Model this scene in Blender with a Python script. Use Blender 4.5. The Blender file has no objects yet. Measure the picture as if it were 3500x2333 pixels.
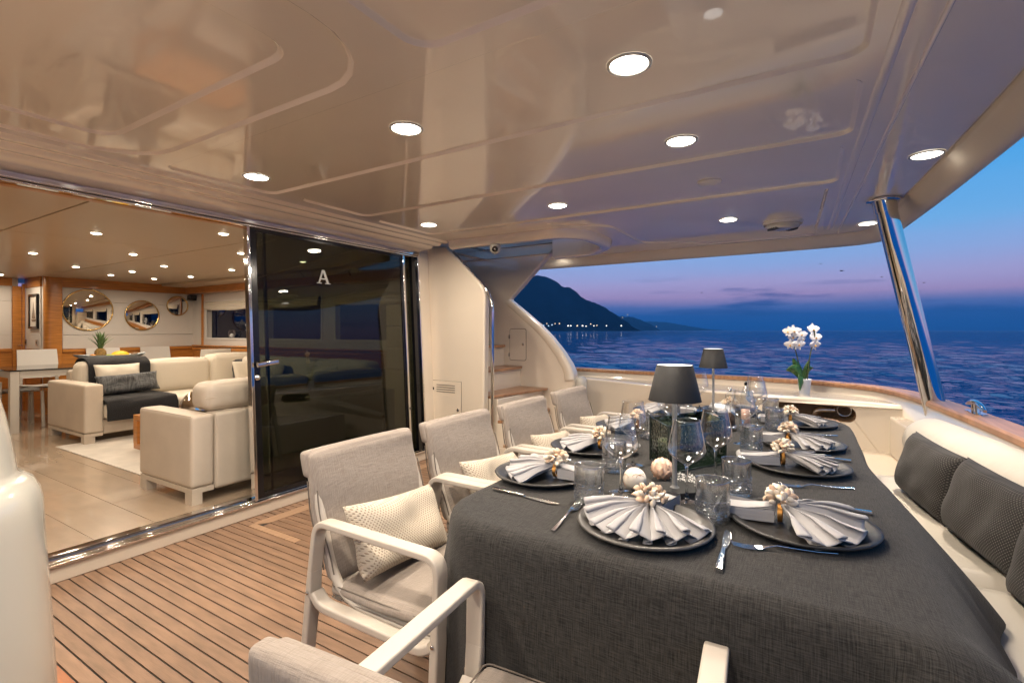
import bpy, bmesh, math, random
from mathutils import Vector, Matrix, noise
from mathutils.geometry import tessellate_polygon

RND = random.Random(11)
PI = math.pi
sc = bpy.context.scene
COL = sc.collection

# ------------------------------------------------------------------ camera
cam_d = bpy.data.cameras.new('camera')
cam = bpy.data.objects.new('camera', cam_d)
COL.objects.link(cam)
cam.location = (0.0, 0.0, 1.23)
cam.rotation_euler = (PI / 2, 0, math.radians(31.3 - 90))
cam_d.sensor_width = 36
cam_d.lens = 17.281
cam_d.shift_y = -0.01076
cam_d.clip_start = 0.02
cam_d.clip_end = 80000
sc.camera = cam

# ------------------------------------------------------------------ world: the dusk sky
world = bpy.data.worlds.new('World')
sc.world = world
world.use_nodes = True
wt = world.node_tree
wt.nodes.clear()


def wn(t, **kw):
    n = wt.nodes.new(t)
    for k, v in kw.items():
        setattr(n, k, v)
    return n


w_out = wn('ShaderNodeOutputWorld')
w_bg = wn('ShaderNodeBackground')
w_tc = wn('ShaderNodeTexCoord')
w_sep = wn('ShaderNodeSeparateXYZ')
wt.links.new(w_tc.outputs['Generated'], w_sep.inputs[0])
w_max = wn('ShaderNodeMath', operation='MAXIMUM')
w_max.inputs[1].default_value = 0.0
wt.links.new(w_sep.outputs['Z'], w_max.inputs[0])
w_sq = wn('ShaderNodeMath', operation='SQRT')
wt.links.new(w_max.outputs[0], w_sq.inputs[0])
w_map = wn('ShaderNodeMapping')
w_map.inputs['Scale'].default_value = (1.6, 1.6, 17.0)
wt.links.new(w_tc.outputs['Generated'], w_map.inputs[0])
w_no = wn('ShaderNodeTexNoise')
w_no.inputs['Scale'].default_value = 1.3
w_no.inputs['Detail'].default_value = 5
wt.links.new(w_map.outputs[0], w_no.inputs['Vector'])
w_wob = wn('ShaderNodeMath', operation='MULTIPLY_ADD')
wt.links.new(w_no.outputs['Fac'], w_wob.inputs[0])
w_wob.inputs[1].default_value = 0.05
w_wob.inputs[2].default_value = -0.025
w_add = wn('ShaderNodeMath', operation='ADD')
wt.links.new(w_sq.outputs[0], w_add.inputs[0])
wt.links.new(w_wob.outputs[0], w_add.inputs[1])
w_ramp = wn('ShaderNodeValToRGB')
SKY = [(0.0, (.004, .085, .37)), (.12, (.006, .10, .42)), (.175, (.022, .115, .44)),
       (.215, (.13, .19, .49)), (.25, (.44, .32, .58)), (.30, (.42, .385, .68)),
       (.354, (.29, .42, .76)), (.417, (.165, .43, .80)), (.525, (.06, .36, .78)),
       (.70, (.022, .20, .56)), (1.0, (.008, .07, .28))]
cr = w_ramp.color_ramp
while len(cr.elements) < len(SKY):
    cr.elements.new(0.5)
for e, (p, c) in zip(cr.elements, SKY):
    e.position = p
    e.color = (*c, 1)
wt.links.new(w_add.outputs[0], w_ramp.inputs[0])
# low cloud bank: streaks of darker blue close above the horizon
w_map2 = wn('ShaderNodeMapping')
w_map2.inputs['Scale'].default_value = (3.2, 3.2, 30.0)
wt.links.new(w_tc.outputs['Generated'], w_map2.inputs[0])
w_no2 = wn('ShaderNodeTexNoise')
w_no2.inputs['Scale'].default_value = 1.5
w_no2.inputs['Detail'].default_value = 6
wt.links.new(w_map2.outputs[0], w_no2.inputs['Vector'])
w_cl = wn('ShaderNodeMapRange')
w_cl.inputs['From Min'].default_value = 0.57
w_cl.inputs['From Max'].default_value = 0.70
wt.links.new(w_no2.outputs['Fac'], w_cl.inputs[0])
w_hm = wn('ShaderNodeMapRange')
w_hm.inputs['From Min'].default_value = 0.105
w_hm.inputs['From Max'].default_value = 0.075
wt.links.new(w_sep.outputs['Z'], w_hm.inputs[0])
w_mul = wn('ShaderNodeMath', operation='MULTIPLY')
wt.links.new(w_cl.outputs[0], w_mul.inputs[0])
wt.links.new(w_hm.outputs[0], w_mul.inputs[1])
w_mul2 = wn('ShaderNodeMath', operation='MULTIPLY')
wt.links.new(w_mul.outputs[0], w_mul2.inputs[0])
w_mul2.inputs[1].default_value = 0.75
w_mix = wn('ShaderNodeMixRGB')
w_mix.inputs[2].default_value = (.012, .075, .30, 1)
wt.links.new(w_mul2.outputs[0], w_mix.inputs[0])
wt.links.new(w_ramp.outputs[0], w_mix.inputs[1])
wt.links.new(w_mix.outputs[0], w_bg.inputs['Color'])
w_bg.inputs['Strength'].default_value = 1.12
wt.links.new(w_bg.outputs[0], w_out.inputs[0])

sc.view_settings.view_transform = 'Standard'
sc.view_settings.look = 'None'
sc.view_settings.exposure = 0.0
sc.view_settings.gamma = 1.0
sc.view_settings.use_curve_mapping = False
sc.render.engine = 'CYCLES'
sc.cycles.max_bounces = 10
sc.cycles.diffuse_bounces = 5
sc.cycles.glossy_bounces = 6
sc.cycles.transmission_bounces = 10
sc.cycles.transparent_max_bounces = 24
sc.cycles.caustics_reflective = False
sc.cycles.caustics_refractive = False
sc.cycles.sample_clamp_indirect = 4.0
sc.cycles.use_denoising = True
DECK_W = 14.8       # watts of one cockpit downlight
SALOON_W = 6.6     # watts of one saloon downlight
WARM = (1.0, .86, .70)
WARM_IN = (1.0, .83, .64)

# ------------------------------------------------------------------ helpers


def wm(o):
    m = o.matrix_basis.copy()
    return wm(o.parent) @ m if o.parent else m


class MB:
    """collects verts and faces; build() links them as one mesh object"""

    def __init__(s):
        s.v = []
        s.f = []
        s.sm = []
        s.wn = False

    def add(s, vs, fs, smooth=False):
        k = len(s.v)
        s.v += [tuple(p) for p in vs]
        s.f += [tuple(i + k for i in f) for f in fs]
        s.sm += [smooth] * len(fs)
        return s

    def box(s, x0, y0, z0, x1, y1, z1):
        v = [(x0, y0, z0), (x1, y0, z0), (x1, y1, z0), (x0, y1, z0), (x0, y0, z1), (x1, y0, z1), (x1, y1, z1), (x0, y1, z1)]
        return s.add(v, [(0, 3, 2, 1), (4, 5, 6, 7), (0, 1, 5, 4), (1, 2, 6, 5), (2, 3, 7, 6), (3, 0, 4, 7)])

    def lathe(s, prof, c=(0, 0, 0), n=24, smooth=True, close=False):
        """prof: (r, z) pairs from bottom to top"""
        vs = []
        fs = []
        for r, z in prof:
            for i in range(n):
                a = 2 * PI * i / n
                vs.append((c[0] + r * math.cos(a), c[1] + r * math.sin(a), c[2] + z))
        for k in range(len(prof) - 1):
            for i in range(n):
                j = (i + 1) % n
                fs.append((k * n + i, k * n + j, (k + 1) * n + j, (k + 1) * n + i))
        if close:
            fs.append(tuple(range(n - 1, -1, -1)))
            m = (len(prof) - 1) * n
            fs.append(tuple(m + i for i in range(n)))
        return s.add(vs, fs, smooth)

    def tube(s, pts, r, n=10, cap=True):
        pts = [Vector(p) for p in pts]
        rs = r if isinstance(r, (list, tuple)) else [r] * len(pts)
        vs = []
        fs = []
        ref = Vector((0, 0, 1))
        t0 = (pts[1] - pts[0]).normalized()
        if abs(t0.dot(ref)) > .9:
            ref = Vector((1, 0, 0))
        u = t0.cross(ref).normalized()
        for i, p in enumerate(pts):
            if i == 0:
                t = pts[1] - pts[0]
            elif i == len(pts) - 1:
                t = pts[-1] - pts[-2]
            else:
                t = (pts[i + 1] - p).normalized() + (p - pts[i - 1]).normalized()
            t.normalize()
            u = (u - t * u.dot(t)).normalized()
            w = t.cross(u)
            for k in range(n):
                a = 2 * PI * k / n
                vs.append(p + (u * math.cos(a) + w * math.sin(a)) * rs[i])
        for i in range(len(pts) - 1):
            for k in range(n):
                j = (k + 1) % n
                fs.append((i * n + k, i * n + j, (i + 1) * n + j, (i + 1) * n + k))
        s.add(vs, fs, True)
        if cap:
            m = len(s.v) - n
            k0 = m - (len(pts) - 1) * n
            a0, a1 = s.v[k0:k0 + n], s.v[m:m + n]
            s.add(a0, [tuple(range(n - 1, -1, -1))])
            s.add(a1, [tuple(range(n))])
        return s

    def sweep(s, pts, side, w, h, rnd=.3):
        """rounded-rectangle bar along pts; w across (side axis), h in the plane; w, h may be lists"""
        s.wn = True
        pts = [Vector(p) for p in pts]
        side = Vector(side).normalized()
        W = w if isinstance(w, (list, tuple)) else [w] * len(pts)
        H = h if isinstance(h, (list, tuple)) else [h] * len(pts)
        sect = []
        for qx, qy in ((1, 1), (-1, 1), (-1, -1), (1, -1)):
            a0 = math.atan2(qy, qx) - PI / 4
            for k in range(4):
                a = a0 + k * PI / 6
                sect.append((qx, qy, math.cos(a), math.sin(a)))
        n = len(sect)
        vs = []
        fs = []
        for i, p in enumerate(pts):
            if i == 0:
                t = pts[1] - pts[0]
            elif i == len(pts) - 1:
                t = pts[-1] - pts[-2]
            else:
                t = (pts[i + 1] - p).normalized() + (p - pts[i - 1]).normalized()
            t.normalize()
            nn = t.cross(side).normalized()
            r = rnd * min(W[i], H[i])
            for qx, qy, ca, sa in sect:
                vs.append(p + side * (qx * (W[i] / 2 - r) + ca * r) + nn * (qy * (H[i] / 2 - r) + sa * r))
        for i in range(len(pts) - 1):
            for k in range(n):
                j = (k + 1) % n
                fs.append((i * n + k, i * n + j, (i + 1) * n + j, (i + 1) * n + k))
        s.add(vs, fs, True)
        m = len(s.v) - n
        k0 = m - (len(pts) - 1) * n
        a0, a1 = s.v[k0:k0 + n], s.v[m:m + n]
        s.add(a0, [tuple(range(n - 1, -1, -1))])
        s.add(a1, [tuple(range(n))])
        return s

    def grid(s, fn, nu, nv, smooth=True, wrap=False):
        vs = [fn(i / (nu if wrap else nu - 1), j / (nv - 1)) for j in range(nv) for i in range(nu)]
        fs = []
        for j in range(nv - 1):
            for i in range(nu if wrap else nu - 1):
                i2 = (i + 1) % nu
                fs.append((j * nu + i, j * nu + i2, (j + 1) * nu + i2, (j + 1) * nu + i))
        return s.add(vs, fs, smooth)

    def poly(s, outline, holes=(), fn=None, flip=False):
        """flat 2-D outline with holes, fn maps (a, b) to a 3-D point"""
        loops = [[Vector((a, b, 0)) for a, b in outline]] + [[Vector((a, b, 0)) for a, b in h] for h in holes]
        pts = [p for l in loops for p in l]
        tr = tessellate_polygon(loops)
        fn = fn or (lambda a, b: (a, b, 0))
        return s.add([fn(p.x, p.y) for p in pts], [(t[::-1] if flip else t) for t in tr])

    def prism(s, outline, fn0, fn1, holes=()):
        """outline extruded between two mappings"""
        s.poly(outline, holes, fn0, True)
        s.poly(outline, holes, fn1)
        for l in [outline] + list(holes):
            n = len(l)
            s.add([fn0(a, b) for a, b in l] + [fn1(a, b) for a, b in l],
                  [(i, (i + 1) % n, n + (i + 1) % n, n + i) for i in range(n)])
        return s

    def xf(s, m):
        s.v = [tuple(m @ Vector(p)) for p in s.v]
        return s

    def fn(s, f):
        s.v = [tuple(f(*p)) for p in s.v]
        return s

    def build(s, name, m, parent=None, bev=0, seg=2, world=False, loc=None, fixn=False, sub=0, ang=35, uv=None):
        vs = s.v
        if world and parent:
            inv = wm(parent).inverted()
            vs = [inv @ Vector(p) for p in vs]
        me = bpy.data.meshes.new(name)
        me.from_pydata([tuple(p) for p in vs], [], s.f)
        me.materials.append(m)
        for p, q in zip(me.polygons, s.sm):
            p.use_smooth = q or bev > 0
        if fixn:
            bm = bmesh.new()
            bm.from_mesh(me)
            bmesh.ops.remove_doubles(bm, verts=bm.verts, dist=1e-5)
            bmesh.ops.recalc_face_normals(bm, faces=bm.faces)
            bm.to_mesh(me)
            bm.free()
        if uv:
            lay = me.uv_layers.new(name='cloth')
            for lp in me.loops:
                lay.data[lp.index].uv = uv[lp.vertex_index]
        o = bpy.data.objects.new(name, me)
        COL.objects.link(o)
        if parent:
            o.parent = parent
        if loc:
            o.location = loc
        if bev:
            b = o.modifiers.new('bevel', 'BEVEL')
            b.width = bev
            b.segments = seg
            b.limit_method = 'ANGLE'
            b.angle_limit = math.radians(ang)
            b.harden_normals = True
        if s.wn:
            w_ = o.modifiers.new('wn', 'WEIGHTED_NORMAL')
            w_.weight = 80
        if sub:
            b = o.modifiers.new('sub', 'SUBSURF')
            b.levels = b.render_levels = sub
        return o


def fillet(pts, r, n=5):
    pts = [Vector(p) for p in pts]
    out = [pts[0]]
    for i in range(1, len(pts) - 1):
        p, a, b = pts[i], pts[i - 1], pts[i + 1]
        d1 = min(r, (a - p).length * .48)
        d2 = min(r, (b - p).length * .48)
        q0 = p + (a - p).normalized() * d1
        q1 = p + (b - p).normalized() * d2
        for k in range(n + 1):
            t = k / n
            out.append(q0 * (1 - t) ** 2 + p * 2 * t * (1 - t) + q1 * t * t)
    out.append(pts[-1])
    return out


def rrect(x0, y0, x1, y1, r, n=6):
    r = r if isinstance(r, (list, tuple)) else [r] * 4
    out = []
    for (cx, cy, a0), q in zip(((x1 - r[0], y1 - r[0], 0), (x0 + r[1], y1 - r[1], PI / 2), (x0 + r[2], y0 + r[2], PI), (x1 - r[3], y0 + r[3], 1.5 * PI)), r):
        for k in range(n + 1):
            a = a0 + PI / 2 * k / n
            out.append((cx + q * math.cos(a), cy + q * math.sin(a)))
    return out


def tag(o, label=None, cat=None, group=None, kind=None):
    if label:
        o['label'] = label
    if cat:
        o['category'] = cat
    if group:
        o['group'] = group
    if kind:
        o['kind'] = kind
    return o


def thing(name, label, cat, loc=(0, 0, 0), rz=0, group=None):
    o = bpy.data.objects.new(name, None)
    COL.objects.link(o)
    o.empty_display_size = .1
    o.location = loc
    o.rotation_euler = (0, 0, rz)
    o.matrix_basis = Matrix.Translation(loc) @ Matrix.Rotation(rz, 4, 'Z')
    return tag(o, label, cat, group)


def copy_tree(o, parent=None):
    c = o.copy()
    COL.objects.link(c)
    if parent:
        c.parent = parent
        c.matrix_parent_inverse.identity()
    for ch in list(o.children):
        copy_tree(ch, c)
    return c


def struct(o):
    o['kind'] = 'structure'
    return o


# ------------------------------------------------------------------ materials
def mat(name, base, rough=.5, metal=0.0, coat=0.0, spec=.5, var=0.0, vscale=6.0, vstretch=(1, 1, 1), bump=0.0,
        bscale=40.0, bstretch=(1, 1, 1), bdist=.002, rand=0.0, sheen=0.0, detail=4.0, rvar=0.0, coat_rough=.03, base2=None):
    m = bpy.data.materials.new(name)
    m.use_nodes = True
    nt = m.node_tree
    p = nt.nodes['Principled BSDF']
    p.inputs['Base Color'].default_value = (*base, 1)
    p.inputs['Roughness'].default_value = rough
    p.inputs['Metallic'].default_value = metal
    p.inputs['Coat Weight'].default_value = coat
    p.inputs['Coat Roughness'].default_value = coat_rough
    p.inputs['Specular IOR Level'].default_value = spec
    p.inputs['Sheen Weight'].default_value = sheen
    L = nt.links.new
    tc = nt.nodes.new('ShaderNodeTexCoord')
    col = None
    if var or base2:
        mp = nt.nodes.new('ShaderNodeMapping')
        mp.inputs['Scale'].default_value = vstretch
        L(tc.outputs['Object'], mp.inputs[0])
        no = nt.nodes.new('ShaderNodeTexNoise')
        no.inputs['Scale'].default_value = vscale
        no.inputs['Detail'].default_value = detail
        L(mp.outputs[0], no.inputs['Vector'])
        mr = nt.nodes.new('ShaderNodeMapRange')
        mr.inputs['From Min'].default_value = .3
        mr.inputs['From Max'].default_value = .7
        L(no.outputs['Fac'], mr.inputs[0])
        mx = nt.nodes.new('ShaderNodeMixRGB')
        b2 = base2 or tuple(min(1, c * (1 + var)) for c in base)
        b1 = base if base2 else tuple(c * (1 - var) for c in base)
        mx.inputs[1].default_value = (*b1, 1)
        mx.inputs[2].default_value = (*b2, 1)
        L(mr.outputs[0], mx.inputs[0])
        col = mx.outputs[0]
        if rvar:
            mr2 = nt.nodes.new('ShaderNodeMapRange')
            mr2.inputs['To Min'].default_value = max(0, rough - rvar)
            mr2.inputs['To Max'].default_value = rough + rvar
            L(no.outputs['Fac'], mr2.inputs[0])
            L(mr2.outputs[0], p.inputs['Roughness'])
    if rand:
        oi = nt.nodes.new('ShaderNodeObjectInfo')
        mr = nt.nodes.new('ShaderNodeMapRange')
        mr.inputs['To Min'].default_value = 1 - rand
        mr.inputs['To Max'].default_value = 1 + rand
        L(oi.outputs['Random'], mr.inputs[0])
        mv = nt.nodes.new('ShaderNodeVectorMath')
        mv.operation = 'SCALE'
        if col:
            L(col, mv.inputs[0])
        else:
            mv.inputs[0].default_value = base
        L(mr.outputs[0], mv.inputs['Scale'])
        col = mv.outputs[0]
    if col:
        L(col, p.inputs['Base Color'])
    if bump:
        mp = nt.nodes.new('ShaderNodeMapping')
        mp.inputs['Scale'].default_value = bstretch
        L(tc.outputs['Object'], mp.inputs[0])
        no = nt.nodes.new('ShaderNodeTexNoise')
        no.inputs['Scale'].default_value = bscale
        no.inputs['Detail'].default_value = 3
        L(mp.outputs[0], no.inputs['Vector'])
        bp = nt.nodes.new('ShaderNodeBump')
        bp.inputs['Strength'].default_value = bump
        bp.inputs['Distance'].default_value = bdist
        L(no.outputs['Fac'], bp.inputs['Height'])
        L(bp.outputs[0], p.inputs['Normal'])
    return m


def weave(name, c1, c2, scale, rough=.9, bump=.5, bdist=.0015, streak=0.0, coord='Object', mode='weave', axes=(0, 1)):
    """cloth: two crossed thread directions in colour and relief"""
    m = bpy.data.materials.new(name)
    m.use_nodes = True
    nt = m.node_tree
    L = nt.links.new
    p = nt.nodes['Principled BSDF']
    p.inputs['Roughness'].default_value = rough
    p.inputs['Specular IOR Level'].default_value = .15
    p.inputs['Sheen Weight'].default_value = .08
    tc = nt.nodes.new('ShaderNodeTexCoord')
    if mode == 'dots':
        sep = nt.nodes.new('ShaderNodeSeparateXYZ')
        L(tc.outputs[coord], sep.inputs[0])
        sn = []
        for ax_, k_ in (('X', 1.0), ('Z', .9)):
            m1 = nt.nodes.new('ShaderNodeMath')
            m1.operation = 'MULTIPLY'
            L(sep.outputs[ax_], m1.inputs[0])
            m1.inputs[1].default_value = scale * k_
            m2 = nt.nodes.new('ShaderNodeMath')
            m2.operation = 'SINE'
            L(m1.outputs[0], m2.inputs[0])
            sn.append(m2.outputs[0])
        pr = nt.nodes.new('ShaderNodeMath')
        pr.operation = 'MULTIPLY'
        L(sn[0], pr.inputs[0])
        L(sn[1], pr.inputs[1])
        mr = nt.nodes.new('ShaderNodeMapRange')
        mr.inputs['From Min'].default_value = .22
        mr.inputs['From Max'].default_value = .75
        L(pr.outputs[0], mr.inputs[0])
        fac = mr.outputs[0]
        inv = nt.nodes.new('ShaderNodeMath')
        inv.operation = 'SUBTRACT'
        inv.inputs[0].default_value = 1
        L(fac, inv.inputs[1])
        hgt = inv.outputs[0]
    else:
        facs = []
        for st in ((scale, scale * .06, scale * .06), (scale * .06, scale, scale * .06)):
            mp = nt.nodes.new('ShaderNodeMapping')
            mp.inputs['Scale'].default_value = st if axes == (0, 1) else (st[0], st[2], st[1])
            L(tc.outputs[coord], mp.inputs[0])
            no = nt.nodes.new('ShaderNodeTexNoise')
            no.inputs['Scale'].default_value = 1
            no.inputs['Detail'].default_value = 3 + streak * 3
            no.inputs['Roughness'].default_value = .6
            L(mp.outputs[0], no.inputs['Vector'])
            facs.append(no.outputs['Fac'])
        ad = nt.nodes.new('ShaderNodeMath')
        ad.operation = 'ADD'
        L(facs[0], ad.inputs[0])
        L(facs[1], ad.inputs[1])
        mr = nt.nodes.new('ShaderNodeMapRange')
        mr.inputs['From Min'].default_value = .78
        mr.inputs['From Max'].default_value = 1.22
        L(ad.outputs[0], mr.inputs[0])
        fac = mr.outputs[0]
        hgt = fac
    mx = nt.nodes.new('ShaderNodeMixRGB')
    mx.inputs[1].default_value = (*c1, 1)
    mx.inputs[2].default_value = (*c2, 1)
    L(fac, mx.inputs[0])
    L(mx.outputs[0], p.inputs['Base Color'])
    bp = nt.nodes.new('ShaderNodeBump')
    bp.inputs['Strength'].default_value = bump
    bp.inputs['Distance'].default_value = bdist
    L(hgt, bp.inputs['Height'])
    L(bp.outputs[0], p.inputs['Normal'])
    return m


def thin_glass(name, tint=(1, 1, 1), refl=1.0, bump=0.0, bscale=90.0, rough=.0, brick=False, blend=.5, edge=0.0):
    """a thin sheet of glass: light goes straight through, the surface mirrors by Fresnel"""
    m = bpy.data.materials.new(name)
    m.use_nodes = True
    nt = m.node_tree
    nt.nodes.clear()
    L = nt.links.new
    out = nt.nodes.new('ShaderNodeOutputMaterial')
    tr = nt.nodes.new('ShaderNodeBsdfTransparent')
    tr.inputs[0].default_value = (*tint, 1)
    gl = nt.nodes.new('ShaderNodeBsdfGlossy')
    gl.inputs['Roughness'].default_value = rough
    gl.inputs['Color'].default_value = (refl, refl, refl, 1)
    fr = nt.nodes.new('ShaderNodeFresnel')
    ge = nt.nodes.new('ShaderNodeNewGeometry')
    io = nt.nodes.new('ShaderNodeMapRange')
    io.inputs['To Min'].default_value = 1.5
    io.inputs['To Max'].default_value = 1 / 1.5
    L(ge.outputs['Backfacing'], io.inputs[0])
    L(io.outputs[0], fr.inputs[0])
    fac = fr.outputs[0]
    if edge:
        lw = nt.nodes.new('ShaderNodeLayerWeight')
        lw.inputs[0].default_value = .25
        mu = nt.nodes.new('ShaderNodeMath')
        mu.operation = 'MULTIPLY_ADD'
        L(lw.outputs['Facing'], mu.inputs[0])
        mu.inputs[1].default_value = edge
        L(fac, mu.inputs[2])
        mu.use_clamp = True
        fac = mu.outputs[0]
    mx = nt.nodes.new('ShaderNodeMixShader')
    L(fac, mx.inputs[0])
    L(tr.outputs[0], mx.inputs[1])
    L(gl.outputs[0], mx.inputs[2])
    L(mx.outputs[0], out.inputs[0])
    if bump:
        tc = nt.nodes.new('ShaderNodeTexCoord')
        if brick:
            tx = nt.nodes.new('ShaderNodeTexVoronoi')
            tx.distance = 'CHEBYCHEV'
            tx.inputs['Randomness'].default_value = .35
            h = tx.outputs['Distance']
        else:
            tx = nt.nodes.new('ShaderNodeTexVoronoi')
            h = tx.outputs['Distance']
        tx.inputs['Scale'].default_value = bscale
        L(tc.outputs['Object'], tx.inputs['Vector'])
        bp = nt.nodes.new('ShaderNodeBump')
        bp.inputs['Strength'].default_value = bump
        bp.inputs['Distance'].default_value = .004
        L(h, bp.inputs['Height'])
        L(bp.outputs[0], gl.inputs['Normal'])
        L(bp.outputs[0], fr.inputs['Normal'])
    return m


def solid_glass(name, col=(1, 1, 1), rough=0.0, bump=0.0, bscale=60):
    m = bpy.data.materials.new(name)
    m.use_nodes = True
    p = m.node_tree.nodes['Principled BSDF']
    p.inputs['Base Color'].default_value = (*col, 1)
    p.inputs['Roughness'].default_value = rough
    p.inputs['Transmission Weight'].default_value = 1
    p.inputs['IOR'].default_value = 1.5
    return m


def emit(name, col, s):
    m = bpy.data.materials.new(name)
    m.use_nodes = True
    nt = m.node_tree
    nt.nodes.clear()
    e = nt.nodes.new('ShaderNodeEmission')
    e.inputs[0].default_value = (*col, 1)
    e.inputs[1].default_value = s
    o = nt.nodes.new('ShaderNodeOutputMaterial')
    nt.links.new(e.outputs[0], o.inputs[0])
    return m


GEL = mat('gelcoat', (.72, .635, .52), rough=.24, coat=1.0, coat_rough=.02, var=.03, vscale=2)
GEL_CEIL = mat('gelcoat_ceiling', (.93, .85, .73), rough=.26, coat=1.0, coat_rough=.035, var=.03, vscale=1.5, bump=.06, bscale=2.5, bdist=.004)
GEL_WHITE = mat('gelcoat_white', (.50, .485, .43), rough=.2, coat=.8, coat_rough=.03)
CHROME = mat('polished_steel', (.78, .76, .73), rough=.06, metal=1)
BRUSHED = mat('brushed_steel', (.6, .58, .55), rough=.22, metal=1, var=.1, vscale=30, vstretch=(1, 20, 1))
SILVER = mat('cutlery_silver', (.80, .79, .77), rough=.1, metal=1)
TEAK = mat('teak_plank', (.24, .145, .09), rough=.5, var=.24, vscale=7, vstretch=(5, .8, 1), rand=.11, bump=.25, bscale=60, bstretch=(6, .3, 1), detail=6)
TEAK_X = mat('teak_board', (.39, .245, .15), rough=.5, var=.2, vscale=9, vstretch=(.6, 9, 1), bump=.2, bscale=60, bstretch=(.3, 6, 1), detail=6)
TEAK_CAP = mat('teak_cap', (.33, .17, .085), rough=.38, var=.25, vscale=8, vstretch=(.7, 6, 1), coat=.25, coat_rough=.2)
TEAK_DARK = mat('varnished_wood', (.30, .10, .03), rough=.3, var=.3, vscale=8, vstretch=(8, 1, 1), coat=.4)
CAULK = mat('black_caulk', (.018, .017, .017), rough=.7)
RUBBER = mat('black_rubber', (.012, .012, .012), rough=.6)
CHERRY = mat('cherry_wood', (.47, .185, .035), rough=.3, var=.22, vscale=5, vstretch=(1, 1, 12), coat=.35, coat_rough=.12, detail=6)
CHERRY_H = mat('cherry_wood_rail', (.47, .185, .035), rough=.3, var=.22, vscale=5, vstretch=(1, 1, 14), coat=.35, coat_rough=.12, detail=6)
PANEL = mat('leather_wall_panel', (.66, .62, .57), rough=.55, bump=.15, bscale=120)
SALOON_CEIL = mat('saloon_ceiling_panel', (.50, .395, .275), rough=.38, coat=.18, coat_rough=.12)
BOARD = mat('saloon_floor_board', (.41, .315, .225), rough=.24, var=.07, vscale=4, vstretch=(3, 1, 1), rand=.05, coat=.7, coat_rough=.05)
LEATHER = mat('cream_leather', (.56, .485, .395), rough=.48, bump=.35, bscale=11, bdist=.008, var=.06, vscale=4)
LEATHER_W = mat('white_leather_cushion', (.50, .46, .395), rough=.45, bump=.45, bscale=8, bdist=.010, var=.05, vscale=4)
CUSHION_IN = mat('cream_fabric', (.66, .60, .50), rough=.85, bump=.3, bscale=160, bdist=.001)
CHAIR_CLOTH = weave('chair_cloth', (.255, .215, .182), (.31, .267, .23), 460, bump=.5)
CHAIR_FRAME = mat('chair_aluminium', (.47, .42, .36), rough=.42, var=.04, vscale=5)
KNIT = weave('cream_knit', (.56, .49, .395), (.33, .27, .205), 600, bump=.8, bdist=.003, mode='dots')
GREY_KNIT = weave('grey_knit', (.030, .028, .027), (.105, .098, .09), 600, bump=.8, bdist=.003, mode='dots')
LINEN = weave('table_linen', (.0125, .012, .0118), (.047, .0445, .042), 420, bump=.5, bdist=.001, streak=1, coord='UV')
NAPKIN = mat('napkin_cotton', (.35, .34, .345), rough=.85, bump=.3, bscale=300, bdist=.0008, sheen=.1)
STONE = mat('charcoal_stoneware', (.021, .0195, .0185), rough=.42, var=.35, vscale=9, bump=.3, bscale=25, rvar=.12)
STONE_L = mat('pewter_stoneware', (.075, .07, .065), rough=.33, var=.35, vscale=7, bump=.3, bscale=25, rvar=.12)
SHELL = mat('sea_shell', (.70, .615, .49), rough=.35, var=.12, vscale=60, rand=.18, coat=.3)
SHELL_P = mat('peach_shell', (.66, .47, .32), rough=.35, var=.15, vscale=60, rand=.2, coat=.3)
PIPING = mat('cloth_piping', (.15, .125, .105), rough=.9)
BRASS = mat('brass_band', (.36, .18, .05), rough=.45, metal=1)
LAMP_GREY = mat('lamp_charcoal', (.014, .014, .015), rough=.6, spec=.3)
LAMP_STEM = mat('lamp_stem_lit', (.16, .16, .16), rough=.35)  # stem paler than the lamp, LED light put into its colour
LED_RING = emit('led_ring', (1, .95, .86), 90.0)
LAMP_LED = emit('lamp_led', (1, .95, .88), 3.0)
LENS = emit('downlight_lens', (1.0, .92, .80), 28.0)
LENS_EDGE = emit('edge_downlight_lens', (1.0, .92, .80), 9.0)
LENS_IN = emit('saloon_lens', (1.0, .88, .68), 20.0)
WINE = thin_glass('wine_glass', (.985, .99, .985), edge=.75, rough=.03)
GEL_RIM = mat('gelcoat_rim', (.74, .66, .54), rough=.6, spec=.2, var=.03, vscale=2)
CUT = thin_glass('cut_glass', (.93, .95, .94), bump=.9, bscale=75, brick=True, edge=.25)
CLEAR = thin_glass('clear_glass', (.97, .98, .975), edge=.3)
GREEN_GLASS = thin_glass('green_bubble_glass', (.46, .54, .45), bump=.8, bscale=75, edge=.1)
GLASS_BASE = solid_glass('thick_glass', (.97, .99, .98))
CUT_GLASS = bpy.data.materials.new('cut_crystal')
CUT_GLASS.use_nodes = True
cg = CUT_GLASS.node_tree
cg.nodes.clear()
cg_o = cg.nodes.new('ShaderNodeOutputMaterial')
cg_t = cg.nodes.new('ShaderNodeBsdfTransparent')
cg_t.inputs[0].default_value = (.97, .98, .975, 1)
cg_g = cg.nodes.new('ShaderNodeBsdfGlass')
cg_g.inputs['IOR'].default_value = 1.5
cg_s = cg.nodes.new('ShaderNodeBsdfGlossy')
cg_s.inputs['Roughness'].default_value = .16
cg_f = cg.nodes.new('ShaderNodeLayerWeight')
cg_f.inputs[0].default_value = .35
cg_a = cg.nodes.new('ShaderNodeMath')
cg_a.operation = 'MULTIPLY_ADD'
cg_a.inputs[1].default_value = .5
cg_a.inputs[2].default_value = .2
cg.links.new(cg_f.outputs['Facing'], cg_a.inputs[0])
cg_m = cg.nodes.new('ShaderNodeMixShader')
cg_m.inputs[0].default_value = .16
cg_m2 = cg.nodes.new('ShaderNodeMixShader')
cg.links.new(cg_t.outputs[0], cg_m.inputs[1])
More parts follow.
